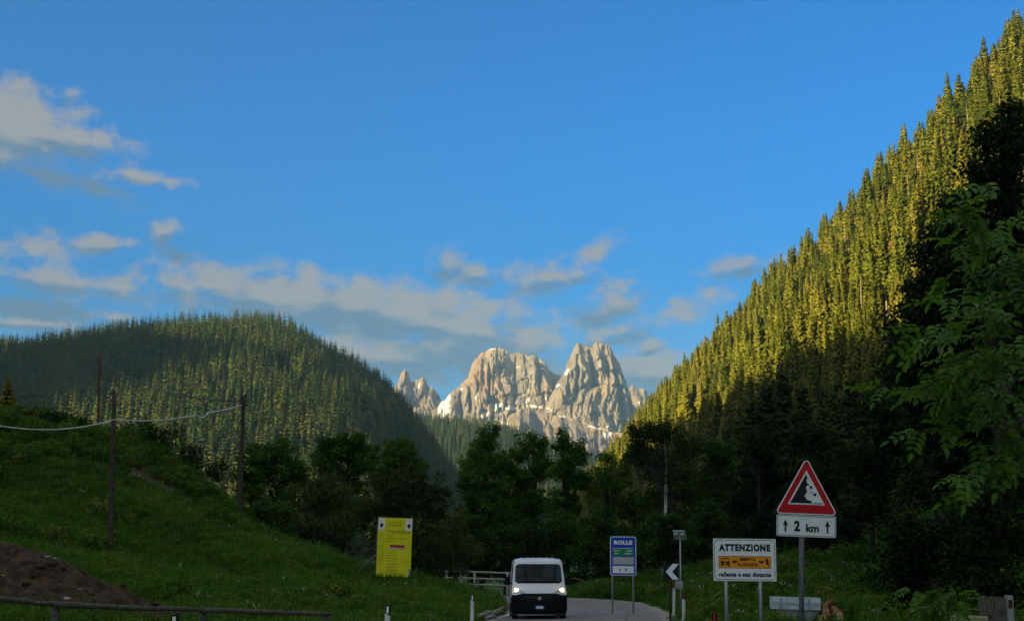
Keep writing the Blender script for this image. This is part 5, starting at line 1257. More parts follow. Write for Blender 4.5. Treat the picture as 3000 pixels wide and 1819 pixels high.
# ------------------------------------------------------------------ the van
def build_van(loc, rz):
    root = empty('camper_van', loc, (0, 0, rz), 'white van with black bumper and lit headlights coming towards us', 'van')
    white = mat('van white paint', (0.57, 0.60, 0.61), 0.35, var=0.03, scale=2, coat=0.4, dirt=0.05)
    black = mat('van black plastic', (0.006, 0.006, 0.007), 0.7, var=0.2, scale=8, spec=0.12)
    gl = mat('van glass', (0.012, 0.022, 0.026), 0.10, var=0.6, scale=2.2, spec=0.12)
    rub = mat('tyre rubber', (0.010, 0.010, 0.010), 0.85, var=0.2)
    lens = mat('headlight lens', (0.30, 0.32, 0.34), 0.15, 0.2, 0.1, spec=0.8)
    lampm = mat('lit headlamp', (1, 0.8, 0.5), 0.4, var=0.02, emit=(1.0, 0.72, 0.38, 9.0))
    amber = mat('indicator amber', (0.75, 0.25, 0.02), 0.3, var=0.05, emit=(1.0, 0.35, 0.03, 0.7))
    plate_m = mat('number plate', (0.6, 0.62, 0.62), 0.5, var=0.04); plate_b = mat('number plate blue', (0.01, 0.06, 0.45), 0.5, var=0.04)
    chrome = mat('chrome badge', (0.55, 0.55, 0.56), 0.3, 0.6, 0.05)
    prof = [(0.10, 0.16), (0.02, 0.30), (0.0, 0.50), (0.0, 0.72), (0.03, 0.86), (0.10, 0.95), (0.22, 1.04), (0.42, 1.16), (0.62, 1.25), (0.70, 1.29), (0.98, 1.66), (1.24, 2.00), (1.34, 2.09), (1.48, 2.16), (1.75, 2.215), (2.4, 2.255), (4.2, 2.27), (5.35, 2.24), (5.42, 2.15)]
    zs = [p[1] for p in prof[:16]]; ys = [p[0] for p in prof[:16]]
    def hw(z): return float(np.interp(z, [0.1, 0.4, 0.95, 1.25, 2.0, 2.15, 2.27], [0.985, 1.015, 1.02, 0.99, 0.925, 0.905, 0.86]))
    def fy(x, z):
        u = min(1.0, abs(x) / hw(z))
        return float(np.interp(z, zs, ys)) + 0.34 * u ** 3.2 * float(np.interp(z, [0.2, 0.9, 1.3, 2.0, 2.2], [1.0, 1.0, 0.75, 0.5, 0.3]))
    # outer shell: front and roof
    nt = 21; v = []; us = np.linspace(-1, 1, nt)
    for (y, z) in prof:
        for u in us:
            x = u * hw(z) * (1.0)
            yy = fy(x, z) if z < 2.2 and y < 1.7 else y
            zz = z - (0.05 * abs(u) ** 4 if y > 1.2 else 0)
            v.append((x, yy, zz))
    f = [tuple(int(i) for i in q) for q in grid_faces(nt, len(prof))]
    # sides and back
    base = len(v)
    edge = [j * nt for j in range(len(prof))]
    for s_, col in ((-1, 0), (1, nt - 1)):
        b0 = len(v)
        rows = np.linspace(0, 1, 7)
        for j, (y, z) in enumerate(prof):
            ex, ey, ez = v[j * nt + col]
            for r_ in rows:
                zz = ez + (0.28 - ez) * r_ if ez > 0.28 else ez
                v.append((s_ * hw(zz) if r_ > 0 else ex, ey, zz))
        f += [tuple(int(i) + b0 for i in q) for q in grid_faces(7, len(prof))]
    y, z = prof[-1]; b0 = len(v)
    v += [(-hw(z), y, z), (hw(z), y, z), (1.0, 5.45, 0.3), (-1.0, 5.45, 0.3)]; f.append((b0, b0 + 1, b0 + 2, b0 + 3))
    mb = MB(); mb.raw(v, f); mb.build('body', white, root, True)
    mb = MB(); mb.box(-0.95, 0.95, 0.5, 5.3, 0.22, 0.32); mb.build('underbody', black, root)
    def patch(corners, off, m, name, par=root, n=10, th=0.0, mm=None):
        """corners: four (x, z) on the front of the van, laid on the shell"""
        (a, b_, c, d) = [Vector(q) for q in corners]; v = []
        for j in range(n + 1):
            for i in range(n + 1):
                s, t = i / n, j / n
                q = a.lerp(b_, s).lerp(d.lerp(c, s), t); v.append((q.x, fy(q.x, q.y) - off, q.y))
        mb = MB(); mb.raw(v, [tuple(int(k) for k in q) for q in grid_faces(n + 1, n + 1)]); return mb.build(name, m, par, True, recalc=False)
    def patch_poly(fn_l, fn_r, z0, z1, off, m, name, par=root, nz=10, nx=16):
        v = []
        for j in range(nz + 1):
            z = z0 + (z1 - z0) * j / nz
            l, r_ = fn_l(z), fn_r(z)
            for i in range(nx + 1):
                x = l + (r_ - l) * i / nx; v.append((x, fy(x, z) - off, z))
        mb = MB(); mb.raw(v, [tuple(int(k) for k in q) for q in grid_faces(nx + 1, nz + 1)]); return mb.build(name, m, par, True, recalc=False)
    # windscreen with rounded corners, dark surround below
    def wl(z):
        t = (z - 1.30) / 0.70; e_ = 0.10 * max(0, 1 - t / 0.12) ** 2 + 0.10 * max(0, (t - 0.88) / 0.12) ** 2
        return 0.885 - 0.035 * t - e_
    patch_poly(lambda z: -wl(z) - 0.008, lambda z: wl(z) + 0.008, 1.292, 2.008, 0.008, black, 'windscreen_seal')
    ws = patch_poly(lambda z: -wl(z), lambda z: wl(z), 1.36, 2.00, 0.016, gl, 'windscreen', nz=14)
    for (a, b_) in (((-0.62, 1.36), (0.02, 1.335)), ((0.10, 1.355), (0.72, 1.34))):
        mb = MB(); mb.tube([(a[0] + (b_[0] - a[0]) * t, fy(a[0] + (b_[0] - a[0]) * t, 1.35) - 0.03, a[1] + (b_[1] - a[1]) * t) for t in np.linspace(0, 1, 6)], 0.014, 6); mb.build('wiper', black, root, True)
    mb = MB(); mb.box(-0.07, 0.07, 1.19, 1.23, 1.86, 1.93); mb.build('interior_mirror', black, root)
    # bumper and grille
    patch_poly(lambda z: -hw(z) * 0.998, lambda z: hw(z) * 0.998, 0.17, 0.865, 0.022, black, 'bumper', nz=12, nx=24)
    for s_ in (-1, 1):
        mb = MB(); mb.box(min(s_ * 0.995, s_ * 1.035), max(s_ * 0.995, s_ * 1.035), 0.30, 1.45, 0.28, 0.80); mb.build('wheel_arch', black, root, bevel=0.03)
        mb = MB(); mb.box(min(s_ * 1.0, s_ * 1.03), max(s_ * 1.0, s_ * 1.03), 1.5, 5.3, 0.30, 0.52); mb.build('side_trim', black, root, bevel=0.01)
    patch([(-0.86, 0.865), (0.86, 0.865), (0.62, 0.925), (-0.62, 0.925)], 0.012, black, 'bonnet_edge')
    patch([(-0.43, 0.62), (0.43, 0.62), (0.52, 0.83), (-0.52, 0.83)], 0.030, mat('grille', (0.004, 0.004, 0.006), 0.5), 'grille')
    for zz in (0.66, 0.715, 0.77):
        mb = MB(); mb.tube([(x, fy(x, zz) - 0.040, zz) for x in np.linspace(-0.42, 0.42, 9)], 0.008, 5); mb.build('grille_bar', black, root, True)
    mb = MB(); yb = fy(0, 0.745) - 0.06; mb.tube([(0, yb, 0.745), (0, yb + 0.03, 0.745)], 0.062, 18); bd = mb.build('emblem', chrome, root)
    mb = MB(); mb.tube([(0, yb - 0.006, 0.745), (0, yb, 0.745)], 0.048, 18); mb.build('emblem_face', mat('emblem red', (0.10, 0.05, 0.05), 0.4), bd)
    mb = MB()
    for zz in (0.725, 0.745, 0.765): mb.box(-0.036, 0.036, yb - 0.012, yb - 0.006, zz - 0.0055, zz + 0.0055)
    mb.build('emblem_bars', chrome, bd)
    pl = MB(); pl.box(-0.13, 0.13, -0.045, -0.03, 0.37, 0.475); pl = pl.build('number_plate', plate_m, root)
    for s_ in (-1, 1):
        mb = MB(); mb.box(min(s_ * 0.131, s_ * 0.175), max(s_ * 0.131, s_ * 0.175), -0.046, -0.03, 0.37, 0.475); mb.build('plate_band', plate_b, pl)
    for s_ in (-1, 1):
        co = [(s_ * 0.50, 0.935), (s_ * 0.955, 0.955), (s_ * 0.945, 1.155), (s_ * 0.70, 1.055)]
        hl = patch(co if s_ > 0 else [co[1], co[0], co[3], co[2]], 0.014, lens, 'headlight')
        x, z = s_ * 0.845, 1.03
        mb = MB(); y = fy(x, z) - 0.03
        mb.tube([(x, y - 0.012, z), (x, y + 0.03, z)], [0.062, 0.075], 14); mb.build('lamp', lampm, hl, True)
        x, z = s_ * 0.90, 1.105
        mb = MB(); y = fy(x, z) - 0.02; mb.tube([(x, y - 0.008, z), (x, y + 0.02, z)], [0.030, 0.038], 10); mb.build('indicator', amber, hl, True)
        # mirror
        mm = MB(); mm.box(min(s_ * 1.06, s_ * 1.27), max(s_ * 1.06, s_ * 1.27), 1.02, 1.18, 1.22, 1.55); mo = mm.build('mirror', black, root, bevel=0.04)
        ar = MB(); ar.tube([(s_ * 0.95, 1.06, 1.28), (s_ * 1.10, 1.08, 1.30)], 0.035, 8); ar.build('mirror_arm', black, mo, True)
        # side window and door seam
        mb = MB(); v4 = [(s_ * (hw(zz) + 0.008), yy, zz) for (yy, zz) in ((1.05, 1.32), (2.25, 1.32), (2.25, 1.90), (1.55, 1.92))]; mb.raw(v4, [(0, 1, 2, 3)]); mb.build('side_window', gl, root)
        # wheels
        for yy in (0.90, 4.35):
            wh = MB(); wh.tube([(s_ * 0.78, yy, 0.345), (s_ * 0.80, yy, 0.345), (s_ * 1.0, yy, 0.345), (s_ * 1.02, yy, 0.345)], [0.30, 0.345, 0.345, 0.30], 28); wo_ = wh.build('wheel', rub, root, True)
            rm = MB(); rm.tube([(s_ * 1.018, yy, 0.345), (s_ * 1.03, yy, 0.345)], [0.21, 0.19], 20); rm.build('rim', chrome, wo_, True)
    # roof edge ribs and a roof hatch
    for x in np.linspace(-0.6, 0.6, 6):
        mb = MB(); mb.tube([(x, 1.85, 2.222), (x, 2.6, 2.262), (x, 5.2, 2.248)], 0.018, 5); mb.build('roof_rib', white, root, True)
    return root
vx = P(1581, 1812, 53.0)
build_van((vx.x, 53.0, 0.05), R(1.2))

# ------------------------------------------------------------------ things on the right verge
YG = 38.0; q = P(2326, 1748, YG); g = gz(q.x, YG)
e = empty('metal_hopper', (q.x, YG, min(g, q.z - 0.55)), (0, R(1.5), R(-6)), 'pale grey sheet metal hopper with ribs standing in the meadow by the sign post', 'hopper')
h = q.z - e.location.z; wd = 136 * YG / F / 2
mb = MB(); mb.plate([(-wd, h - 0.31), (wd, h - 0.31), (wd, h), (-wd, h)], -0.42, -0.38); mb.build('front_sheet', M['galv_sheet'], e)
mb = MB(); mb.plate([(-wd, h - 0.31), (wd, h - 0.31), (wd, h), (-wd, h)], 0.38, 0.42); mb.build('back_sheet', M['galv_sheet'], e)
for s_ in (-1, 1):
    mb = MB(); mb.box(min(s_ * wd, s_ * (wd - 0.03)), max(s_ * wd, s_ * (wd - 0.03)), -0.379, 0.379, h - 0.31, h - 0.003); mb.build('side_sheet', M['galv_sheet'], e)
for zz in (h - 0.125, h - 0.17):
    mb = MB(); mb.box(-wd * 0.96, wd * 0.93, -0.45, -0.421, zz - 0.008, zz + 0.012); mb.build('ridge', M['galv_sheet'], e)
for xx in (-0.62 * wd, 0.52 * wd):
    mb = MB(); mb.box(xx - 0.028, xx + 0.028, -0.47, -0.4225, h - 0.29, h - 0.03); mb.build('upright_rib', M['steel'], e)
mb = MB(); mb.raw([(-wd * .9, -0.36, h - 0.315), (wd * .98, -0.36, h - 0.315), (wd * .98, 0.36, h - 0.315), (-wd * .9, 0.36, h - 0.315), (-wd * .4, -0.3, h - 0.72), (wd * .55, -0.3, h - 0.72), (wd * .55, 0.3, h - 0.72), (-wd * .4, 0.3, h - 0.72)], [(0, 1, 2, 3), (4, 7, 6, 5), (0, 4, 5, 1), (1, 5, 6, 2), (2, 6, 7, 3), (3, 7, 4, 0)]); mb.build('chute', M['concrete'], e)
# split logs
rg = random.Random(9)
LOGS = [(2412, 1771, 38.6, 0.085, 40, 'log with a bright cut end at the top of the pile by the hopper'), (2428, 1768, 38.4, 0.08, 60, 'small log on top of the pile by the hopper'), (2420, 1790, 38.2, 0.11, 75, 'curved log in the middle of the pile by the hopper'), (2445, 1788, 38.0, 0.10, 85, 'reddish log lying across the middle of the pile'), (2458, 1797, 37.8, 0.10, 80, 'reddish brown log at the right of the pile'), (2438, 1808, 37.6, 0.11, 30, 'orange log end low in the pile'), (2418, 1812, 37.8, 0.10, 55, 'shadowed log at the bottom of the pile beside the hopper'), (2466, 1812, 37.5, 0.09, 70, 'log at the lower right of the pile'), (2400, 1796, 38.5, 0.09, 65, 'log tucked against the hopper')]
for (px, py, Y, r, ang, lb) in LOGS:
    q = P(px, py, Y)
    o = empty('split_log', q, (rg.uniform(-.15, .15), 0, R(ang + 90)), lb, 'log', 'logs piled by the hopper')
    L_ = rg.uniform(0.28, 0.40)
    mb = MB(); mb.tube([(0, -L_, 0), (0, -L_ * .3, rg.uniform(-.01, .02)), (0, L_ * .4, rg.uniform(-.01, .02)), (0, L_, 0)], r, 9, caps=False, jitter=0.12, rng=rg); mb.build('bark', M['log_bark'], o, True)
    for s_ in (-1, 1):
        mb = MB(); mb.tube([(0, s_ * (L_ - 0.01), 0), (0, s_ * (L_ + 0.004), 0)], r * 0.93, 9); mb.build('cut_end', M['log_end'], o)
# slatted bench back and grey plank panel in the lower right corner
YBn = 24.0; q = P(2832, 1801, YBn); g = gz(q.x, YBn)
e = empty('slatted_bench', (q.x, YBn, min(g, q.z - 0.6)), (0, R(3.0), R(-4)), 'pale yellowish slatted bench back at the bottom edge', 'bench')
h = q.z - e.location.z; wd = 106 * YBn / F / 2
for k_ in range(4):
    mb = MB(); mb.box(-wd, wd, -0.02 + 0.012 * k_, 0.0 + 0.012 * k_, h - 0.052 - k_ * 0.062, h - k_ * 0.062); mb.build('slat', M['slat'], e, bevel=0.004)
mb = MB(); mb.box(-wd, wd, -0.40, -0.03, h - 0.42, h - 0.38); mb.build('seat', M['slat'], e, bevel=0.004)
for s_ in (-.8, .8):
    for y_ in (-0.34, 0.03):
        mb = MB(); mb.box(s_ * wd - 0.02, s_ * wd + 0.02, y_, y_ + 0.04, -0.2, (h - 0.03) if y_ > 0 else (h - 0.421)); mb.build('leg', M['wood_grey'], e)
YP = 25.0; q = P(2915, 1742, YP); g = gz(q.x, YP)
e = empty('plank_panel', (q.x, YP, min(g, q.z - 0.9)), (0, R(0.8), R(10)), 'weathered grey plank gate leaf with a pale end post in the lower right corner', 'gate')
h = q.z - e.location.z; wd = 104 * YP / F / 2
n_ = 7
for k_ in range(n_):
    x0 = -wd + k_ * (2 * wd - 0.13) / n_; x1 = -wd + (k_ + 1) * (2 * wd - 0.13) / n_ - 0.006
    mb = MB(); mb.box(x0, x1, 0.0 + 0.004 * (k_ % 2), 0.025 + 0.004 * (k_ % 2), 0.05, h - rg.uniform(0.01, 0.04)); mb.build('plank', M['wood_grey'], e)
mb = MB(); mb.box(wd - 0.125, wd, -0.03, 0.08, -0.3, h); mb.build('end_post', M['concrete'], e, bevel=0.01)
mb = MB(); mb.box(-wd, wd - 0.126, 0.032, 0.06, h * 0.3, h * 0.3 + 0.09); mb.box(-wd, wd - 0.126, 0.032, 0.06, h * 0.78, h * 0.78 + 0.09); mb.build('ledger', M['wood_grey'], e)
mb = MB(); mb.box(wd - 0.10, wd - 0.04, -0.05, -0.031, h - 0.22, h - 0.08); mb.build('hinge', M['rust'], e)
mb = MB(); mb.box(-wd + 0.12, -wd + 0.20, -0.02, -0.001, h - 0.40, h - 0.34); mb.build('latch', M['rust'], e)

# ------------------------------------------------------------------ stones, soil
def stone_mesh(seed, sub=2, squash=0.7):
    bm = bmesh.new(); bmesh.ops.create_icosphere(bm, subdivisions=sub, radius=1.0)
    rg = random.Random(seed); o = Vector((rg.uniform(0, 50), rg.uniform(0, 50), rg.uniform(0, 50)))
    from mathutils import noise as mn
    for v in bm.verts:
        k = 1 + 0.35 * mn.noise(v.co * 1.3 + o) + 0.12 * mn.noise(v.co * 4 + o); v.co = v.co * k; v.co.z *= squash
    me = bpy.data.meshes.new('stone'); bm.to_mesh(me); bm.free(); return me
SM = []
for s_ in range(6):
    me = stone_mesh(s_ + 1); me.materials.append(M['stone_pale'] if s_ % 2 else M['stone']); SM.append(me)
def stone(name, loc, size, k_, label, group=None, pale=None):
    o = bpy.data.objects.new(name, SM[k_ % 6]); COL.objects.link(o); o.location = loc
    o.scale = size if hasattr(size, '__len__') else (size, size, size); o.rotation_euler = (rg.uniform(-.3, .3), rg.uniform(-.3, .3), rg.uniform(0, 6))
    return tag(o, label, 'stone', group)
def hit(px, py, y0=40, y1=110):
    """where a survey ray meets the ground"""
    ys = np.arange(y0, y1, 0.5); x, y, z = ray(px, py)
    gzs = ground_z(x / y * ys, ys); d = CAMZ + z / y * ys - gzs
    k_ = np.where(d < 0)[0]
    Y = ys[k_[0]] if len(k_) else ys[np.argmin(d)]
    q = P(px, py, float(Y)); return Vector((q.x, q.y, gz(q.x, q.y)))
p_ = hit(38, 1312); stone('boulder', p_ + Vector((0, 0, 0.18)), (0.42, 0.40, 0.38), 1, 'large pale boulder on the left bank at the picture edge')
p_ = hit(353, 1300); stone('boulder', p_ + Vector((0, 0, 0.08)), (0.22, 0.2, 0.16), 1, 'pale boulder just right of the pole by the dirt heap, high on the bank')
p_ = hit(610, 1395); stone('boulder', p_ + Vector((0, 0, 0.08)), (0.26, 0.2, 0.16), 3, 'pale boulder left of the insulator pole on the bank')
for i in range(110):
    for _ in range(20):
        a, b_ = rg.gauss(400, 150), rg.gauss(1370, 48)
        if 20 < a < 690 and 1270 < b_ < 1500 and b_ > 1255 + max(0, a - 300) * 0.45: break
    else: continue
    p_ = hit(a, b_); s_ = rg.uniform(0.06, 0.17)
    stone('loose_stone', p_ + Vector((0, 0, s_ * 0.25)), (s_ * rg.uniform(1, 1.6), s_, s_ * .8), rg.randrange(6), 'loose stone among the grass high on the left bank', 'loose stones on the left bank')
KS = [(1412, 1800, 'flat pale stone beside the marker post at the road edge'), (1428, 1792, 'tilted brown stone in the middle of the broken stone edge'), (1444, 1795, 'dark stone of the broken edge, nearest the white line'), (1458, 1788, 'dark block near the end of the broken stone edge'), (1470, 1782, 'last small stone of the broken edge beside the van'), (1436, 1806, 'low dark stone of the edge at the picture bottom')]
for i, (a, b_, lb) in enumerate(KS):
    p_ = P(a, b_, 52.5 + i * 1.0 if i < 5 else 51.5)
    stone('edge_stone', (p_.x, p_.y, p_.z - 0.02), (0.17, 0.22, 0.13), i + (i % 2), lb, 'stones of the broken road edge')
# soil heap
c0 = P(60, 1700, 41); nX, nY = 170, 150
xs = np.linspace(c0.x - 6, c0.x + 6.5, nX); ys = np.linspace(c0.y - 8, c0.y + 6, nY)
X_, Y_ = np.meshgrid(xs, ys)
pr_ = 1 - np.hypot((X_ - c0.x + 1.8) / 6.8, (Y_ - c0.y + 0.5) / 6.2) + 0.28 * fbm(X_ * 0.45, Y_ * 0.45, 4, 6)
Hh = 2.15 * np.clip(pr_, -0.1, 1.0) + 0.45 * fbm(X_ * 0.7, Y_ * 0.7, 4, 3) * sstep(pr_, 0, .3) + 0.30 * np.abs(fbm(X_ * 2.2, Y_ * 2.2, 4, 4))
Zz = ground_z(X_, Y_) + np.where(pr_ > -0.06, Hh, -0.6)
me = mesh_np('soil_heap', np.c_[X_.ravel(), Y_.ravel(), Zz.ravel()] - np.array(c0), grid_faces(nX, nY), [M['soil']], True)
heap = tag(link('soil_heap', me, None, c0), 'heap of dark bare soil in the lower left corner behind the log rail', 'soil heap')
heap_z = lambda x, y: float(Zz[np.abs(ys - y).argmin(), np.abs(xs - x).argmin()])
CL = stone_mesh(77, 1, 0.8); CL.materials.append(M['soil'])
for i in range(130):
    x, y = rg.uniform(c0.x - 5, c0.x + 6), rg.uniform(c0.y - 7, c0.y + 5)
    if pr_[np.abs(ys - y).argmin(), np.abs(xs - x).argmin()] < -0.02: continue
    s_ = rg.uniform(0.05, 0.16)
    o = bpy.data.objects.new('clod', CL); COL.objects.link(o); o.parent = heap
    o.location = Vector((x, y, heap_z(x, y) + s_ * .15)) - c0; o.scale = (s_ * 1.3, s_, s_ * .8); o.rotation_euler = (0, 0, rg.uniform(0, 6))
for i in range(46):
    x, y = rg.uniform(c0.x - 4, c0.x + 5), rg.uniform(c0.y - 6, c0.y + 3)
    if pr_[np.abs(ys - y).argmin(), np.abs(xs - x).argmin()] < 0.02: continue
    s_ = rg.uniform(0.03, 0.075)
    o = bpy.data.objects.new('pebble', SM[rg.choice((1, 3, 5, 0))]); COL.objects.link(o); o.parent = heap
    o.location = Vector((x, y, heap_z(x, y) + s_ * .2)) - c0; o.scale = (s_ * 1.4, s_, s_ * .8)

# ------------------------------------------------------------------ near ash branches at the right edge
def ash_leaf(seed):
    """pinnate leaf: a stalk with paired pointed leaflets"""
    rg = random.Random(seed); v = []; f = []
    def leaflet(p0, d, L_, w):
        d = Vector(d).normalized(); s = d.cross(Vector((0, 0, 1))).normalized(); n = s.cross(d)
        b = len(v); p0 = Vector(p0); cup = L_ * 0.10; dr = L_ * rg.uniform(.05, .2)
        for (t, ww) in ((0, 0), (.25, .8), (.5, 1.0), (.75, .68), (1.0, 0)):
            c = p0 + d * (L_ * t) - n * (dr * t * t)
            if ww == 0: v.append(tuple(c))
            else: v.extend([tuple(c + s * w * ww * .5 + n * cup), tuple(c), tuple(c - s * w * ww * .5 + n * cup)])
        f.extend([(b, b + 1, b + 2), (b, b + 2, b + 3), (b + 1, b + 4, b + 5, b + 2), (b + 2, b + 5, b + 6, b + 3), (b + 4, b + 7, b + 8, b + 5), (b + 5, b + 8, b + 9, b + 6), (b + 7, b + 10, b + 8), (b + 8, b + 10, b + 9)])
    for k in range(4):
        x = 0.05 + k * 0.058
        for s_ in (-1, 1): leaflet((x, 0, -x * x * .5), (0.55, s_ * 0.85, rg.uniform(-.25, .1)), 0.098 * rg.uniform(.8, 1.15) * (1 - .06 * k), 0.042 * rg.uniform(.85, 1.2))
    leaflet((0.27, 0, -0.04), (1, 0, -.3), 0.10, 0.044)
    mb = MB(); mb.tube([(0, 0, 0), (0.14, 0, -0.008), (0.27, 0, -0.036)], 0.0016, 3, caps=False)
    b = len(v); v += [tuple(q) for q in mb.v]; f += [tuple(i + b for i in q) for q in mb.f]
    return mesh_np('leaf', v, f, [M['leaf_near']], False)
ALF = [ash_leaf(s) for s in range(5)]
def ash_branches(name, root, branches, label, cat, seed, leaves_as_parts, trunk=None, scale=1.0):
    rg = random.Random(seed)
    e = empty(name, root, (0, 0, 0), label, cat)
    mb = MB()
    if trunk: mb.tube([Vector(q) - Vector(root) for q in trunk[0]], trunk[1], 9)
    spots = []
    for (pts, r) in branches:
        pts = [Vector(q) - Vector(root) for q in pts]
        mb.tube(pts, [r * (1 - .8 * i / (len(pts) - 1)) for i in range(len(pts))], 5, caps=False)
        ln = sum((pts[i + 1] - pts[i]).length for i in range(len(pts) - 1))
        n = max(5, int(ln * 15))
        for k in range(n):
            t = 0.30 + 0.72 * k / n; u = min(t, 0.999) * (len(pts) - 1); i = int(u)
            q = pts[i].lerp(pts[i + 1], u - i); d = (pts[i + 1] - pts[i]).normalized()
            if rg.random() < 0.5:
                side = Vector((rg.uniform(-1, 1), rg.uniform(-1, 1), rg.uniform(-.5, .7))) * 0.35
                mb.tube([q, q + side * .6, q + side], [0.004, 0.003, 0.002], 3, caps=False); q = q + side; d = (d + side).normalized()
            for _ in range(2): spots.append((q, d))
    mb.build('branch' if not trunk else 'trunk', M['bark_dark'], e, True, recalc=False)
    for n_, (q, d) in enumerate(spots[:leaves_as_parts]):
        o = bpy.data.objects.new('leaf', ALF[rg.randrange(5)]); COL.objects.link(o); o.parent = e
        o.location = q; a = math.atan2(d.y, d.x) + rg.uniform(-1.3, 1.3)
        o.rotation_euler = (rg.uniform(-.7, .7), rg.uniform(-.2, .9), a); k_ = rg.uniform(.75, 1.2) * scale; o.scale = (k_, k_, k_)
    return e
YN = 11.0
def pn(px, py, dy=0.0): return P(px, py, YN + dy)
tr0 = Vector((5.3, 12.4, gz(5.3, 12.4)))
BR_ = []
for (a, b_, c, d, dy) in [((3080, 900), (2930, 800), (2860, 640), (2800, 600), .2), ((3080, 1000), (2950, 960), (2880, 900), (2830, 960), -.3), ((3090, 1130), (2930, 1060), (2800, 1080), (2690, 1150), 0), ((3090, 1200), (2960, 1150), (2850, 1180), (2760, 1260), .4), ((3090, 850), (3000, 760), (2960, 740), (2930, 860), .5),
                          ((3090, 1350), (3010, 1320), (2960, 1350), (2920, 1420), .1), ((3090, 1120), (2960, 1040), (2860, 1030), (2760, 1080), -.5), ((3090, 700), (3020, 640), (2985, 590), (2960, 540), .6), ((3090, 1000), (3000, 1010), (2930, 1080), (2880, 1160), .8), ((3090, 1250), (3000, 1230), (2940, 1260), (2880, 1250), -.4), ((3090, 820), (3010, 830), (2960, 870), (2910, 880), -.2)]:
    BR_.append(([pn(*a, dy + .6), pn(*b_, dy + .3), pn(*c, dy), pn(*d, dy - .2)], 0.018))
ASH = ash_branches('ash_tree', tr0, BR_, 'nearest ash tree with feathery leaves hanging in from the right edge', 'tree', 4, 280, ([tr0 - Vector((0, 0, .3)), tr0 + Vector((-.1, -.1, 1.5)), tr0 + Vector((-.35, -.5, 3.2)), tr0 + Vector((-.1, -.2, 5.0)), tr0 + Vector((.3, .1, 6.6))], [0.13, 0.11, 0.085, 0.05, 0.015]))
rgx = np.random.default_rng(8)
cx_ = np.concatenate([rgx.normal(size=(26, 3)) * np.array([.45, .8, .8]) + np.array(q) for q in ((1.1, .2, 3.4), (1.3, .6, 4.8), (.8, .3, 6.0), (1.6, -.4, 2.6))])
cx_ = cx_[cx_[:, 0] > 0.25]
v, f = leaf_arrays(cx_, np.full(len(cx_), .38), 60, .12, rgx, 0.5, 2.4)
link('crown', mesh_np('crown', v, f, [M['leaf_near']]), ASH)
q0 = P(2770, 1819, 16.0); gq = gz(q0.x, 16.0)
sp = Vector((q0.x, 16.0, gq))
def pz(px, py): return P(px, py, 16.0)
ash_branches('ash_sapling', sp, [([sp, pz(2768, 1800), pz(2760, 1760), pz(2745, 1725)], 0.010), ([pz(2768, 1810), pz(2740, 1775), pz(2715, 1780)], 0.008), ([pz(2768, 1800), pz(2790, 1760), pz(2805, 1775)], 0.008), ([pz(2768, 1820), pz(2740, 1800), pz(2720, 1815)], 0.008), ([sp, pz(2745, 1735), pz(2738, 1716), pz(2722, 1700)], 0.007)], 'small ash sapling at the bottom edge left of the slatted bench', 'sapling', 6, 60, scale=0.9)

# ------------------------------------------------------------------ grass and flowers
def tuft(seed, n, h, spread, wide=0.012):
    rg = random.Random(seed); v = []; f = []
    for k in range(n):
        a = rg.uniform(0, 6.283); r = spread * math.sqrt(rg.random()); x, y = r * math.cos(a), r * math.sin(a)
        hh = h * rg.uniform(.5, 1.15); la = rg.uniform(0, 6.283); ln = hh * rg.uniform(.1, .6); w = wide * rg.uniform(.7, 1.5)
        dx, dy = math.cos(la), math.sin(la); sx, sy = -dy * w, dx * w; b = len(v)
        v += [(x - sx, y - sy, -0.05), (x + sx, y + sy, -0.05), (x + dx * ln * .35 - sx * .8, y + dy * ln * .35 - sy * .8, hh * .6), (x + dx * ln * .35 + sx * .8, y + dy * ln * .35 + sy * .8, hh * .6), (x + dx * ln, y + dy * ln, hh * .95)]
        f += [(b, b + 1, b + 3, b + 2), (b + 2, b + 3, b + 4)]
    return mesh_np('tuft', v, f, [M['grass']])
TUFTS = [tuft(s, 26, 0.36 + 0.06 * (s % 3), 0.34, 0.016) for s in range(5)]
def weed(seed):
    rg = np.random.default_rng(seed); c = rg.normal(size=(7, 3)) * np.array([.14, .14, .07]) + np.array([0, 0, .28])
    v, f = leaf_arrays(c, np.full(7, .13), 9, .085, rg); return mesh_np('weed', v, f, [M['grass']])
TUFTS += [weed(50), weed(51)]
def herb(seed):
    rg = np.random.default_rng(seed); c = rg.normal(size=(16, 3)) * np.array([.28, .28, .14]) + np.array([0, 0, .38])
    v, f = leaf_arrays(c, np.full(16, .18), 12, .12, rg); return mesh_np('herb', v, f, [M['leaf_ash'] if seed % 2 else M['grass']])
HERBS = [herb(s) for s in (70, 71, 72, 73)]
def grass_pts(n, xr, yr, keep):
    x = rng.uniform(*xr, n); y = rng.uniform(*yr, n)
    z = ground_z(x, y); d, rz, sd = road_near(x, y)
    px, py, dep = project(x, y, z + .3)
    k_ = (d > 0.35) & (px > -60) & (px < 3060) & (py < 1850) & keep(x, y, d, sd)
    return x[k_], y[k_], z[k_]
def not_heap(x, y): return ~(np.hypot((x - c0.x + 1.8) / 6.5, (y - c0.y + .5) / 6.0) < 0.95)
def bare(x, y):
    s = np.zeros(x.shape)
    for (px, py, Y, r, a) in [(400, 1330, 79, 5.0, .95), (500, 1400, 77, 5.5, .95), (330, 1370, 76, 4, .8), (590, 1455, 76, 3.4, .9), (150, 1310, 76, 4, .7), (330, 1790, 40, 3, .9), (430, 1800, 38, 3, .9)]:
        q = P(px, py, Y); s = np.maximum(s, a * np.exp(-((x - q.x) ** 2 + (y - q.y) ** 2) / r ** 2))
    return s
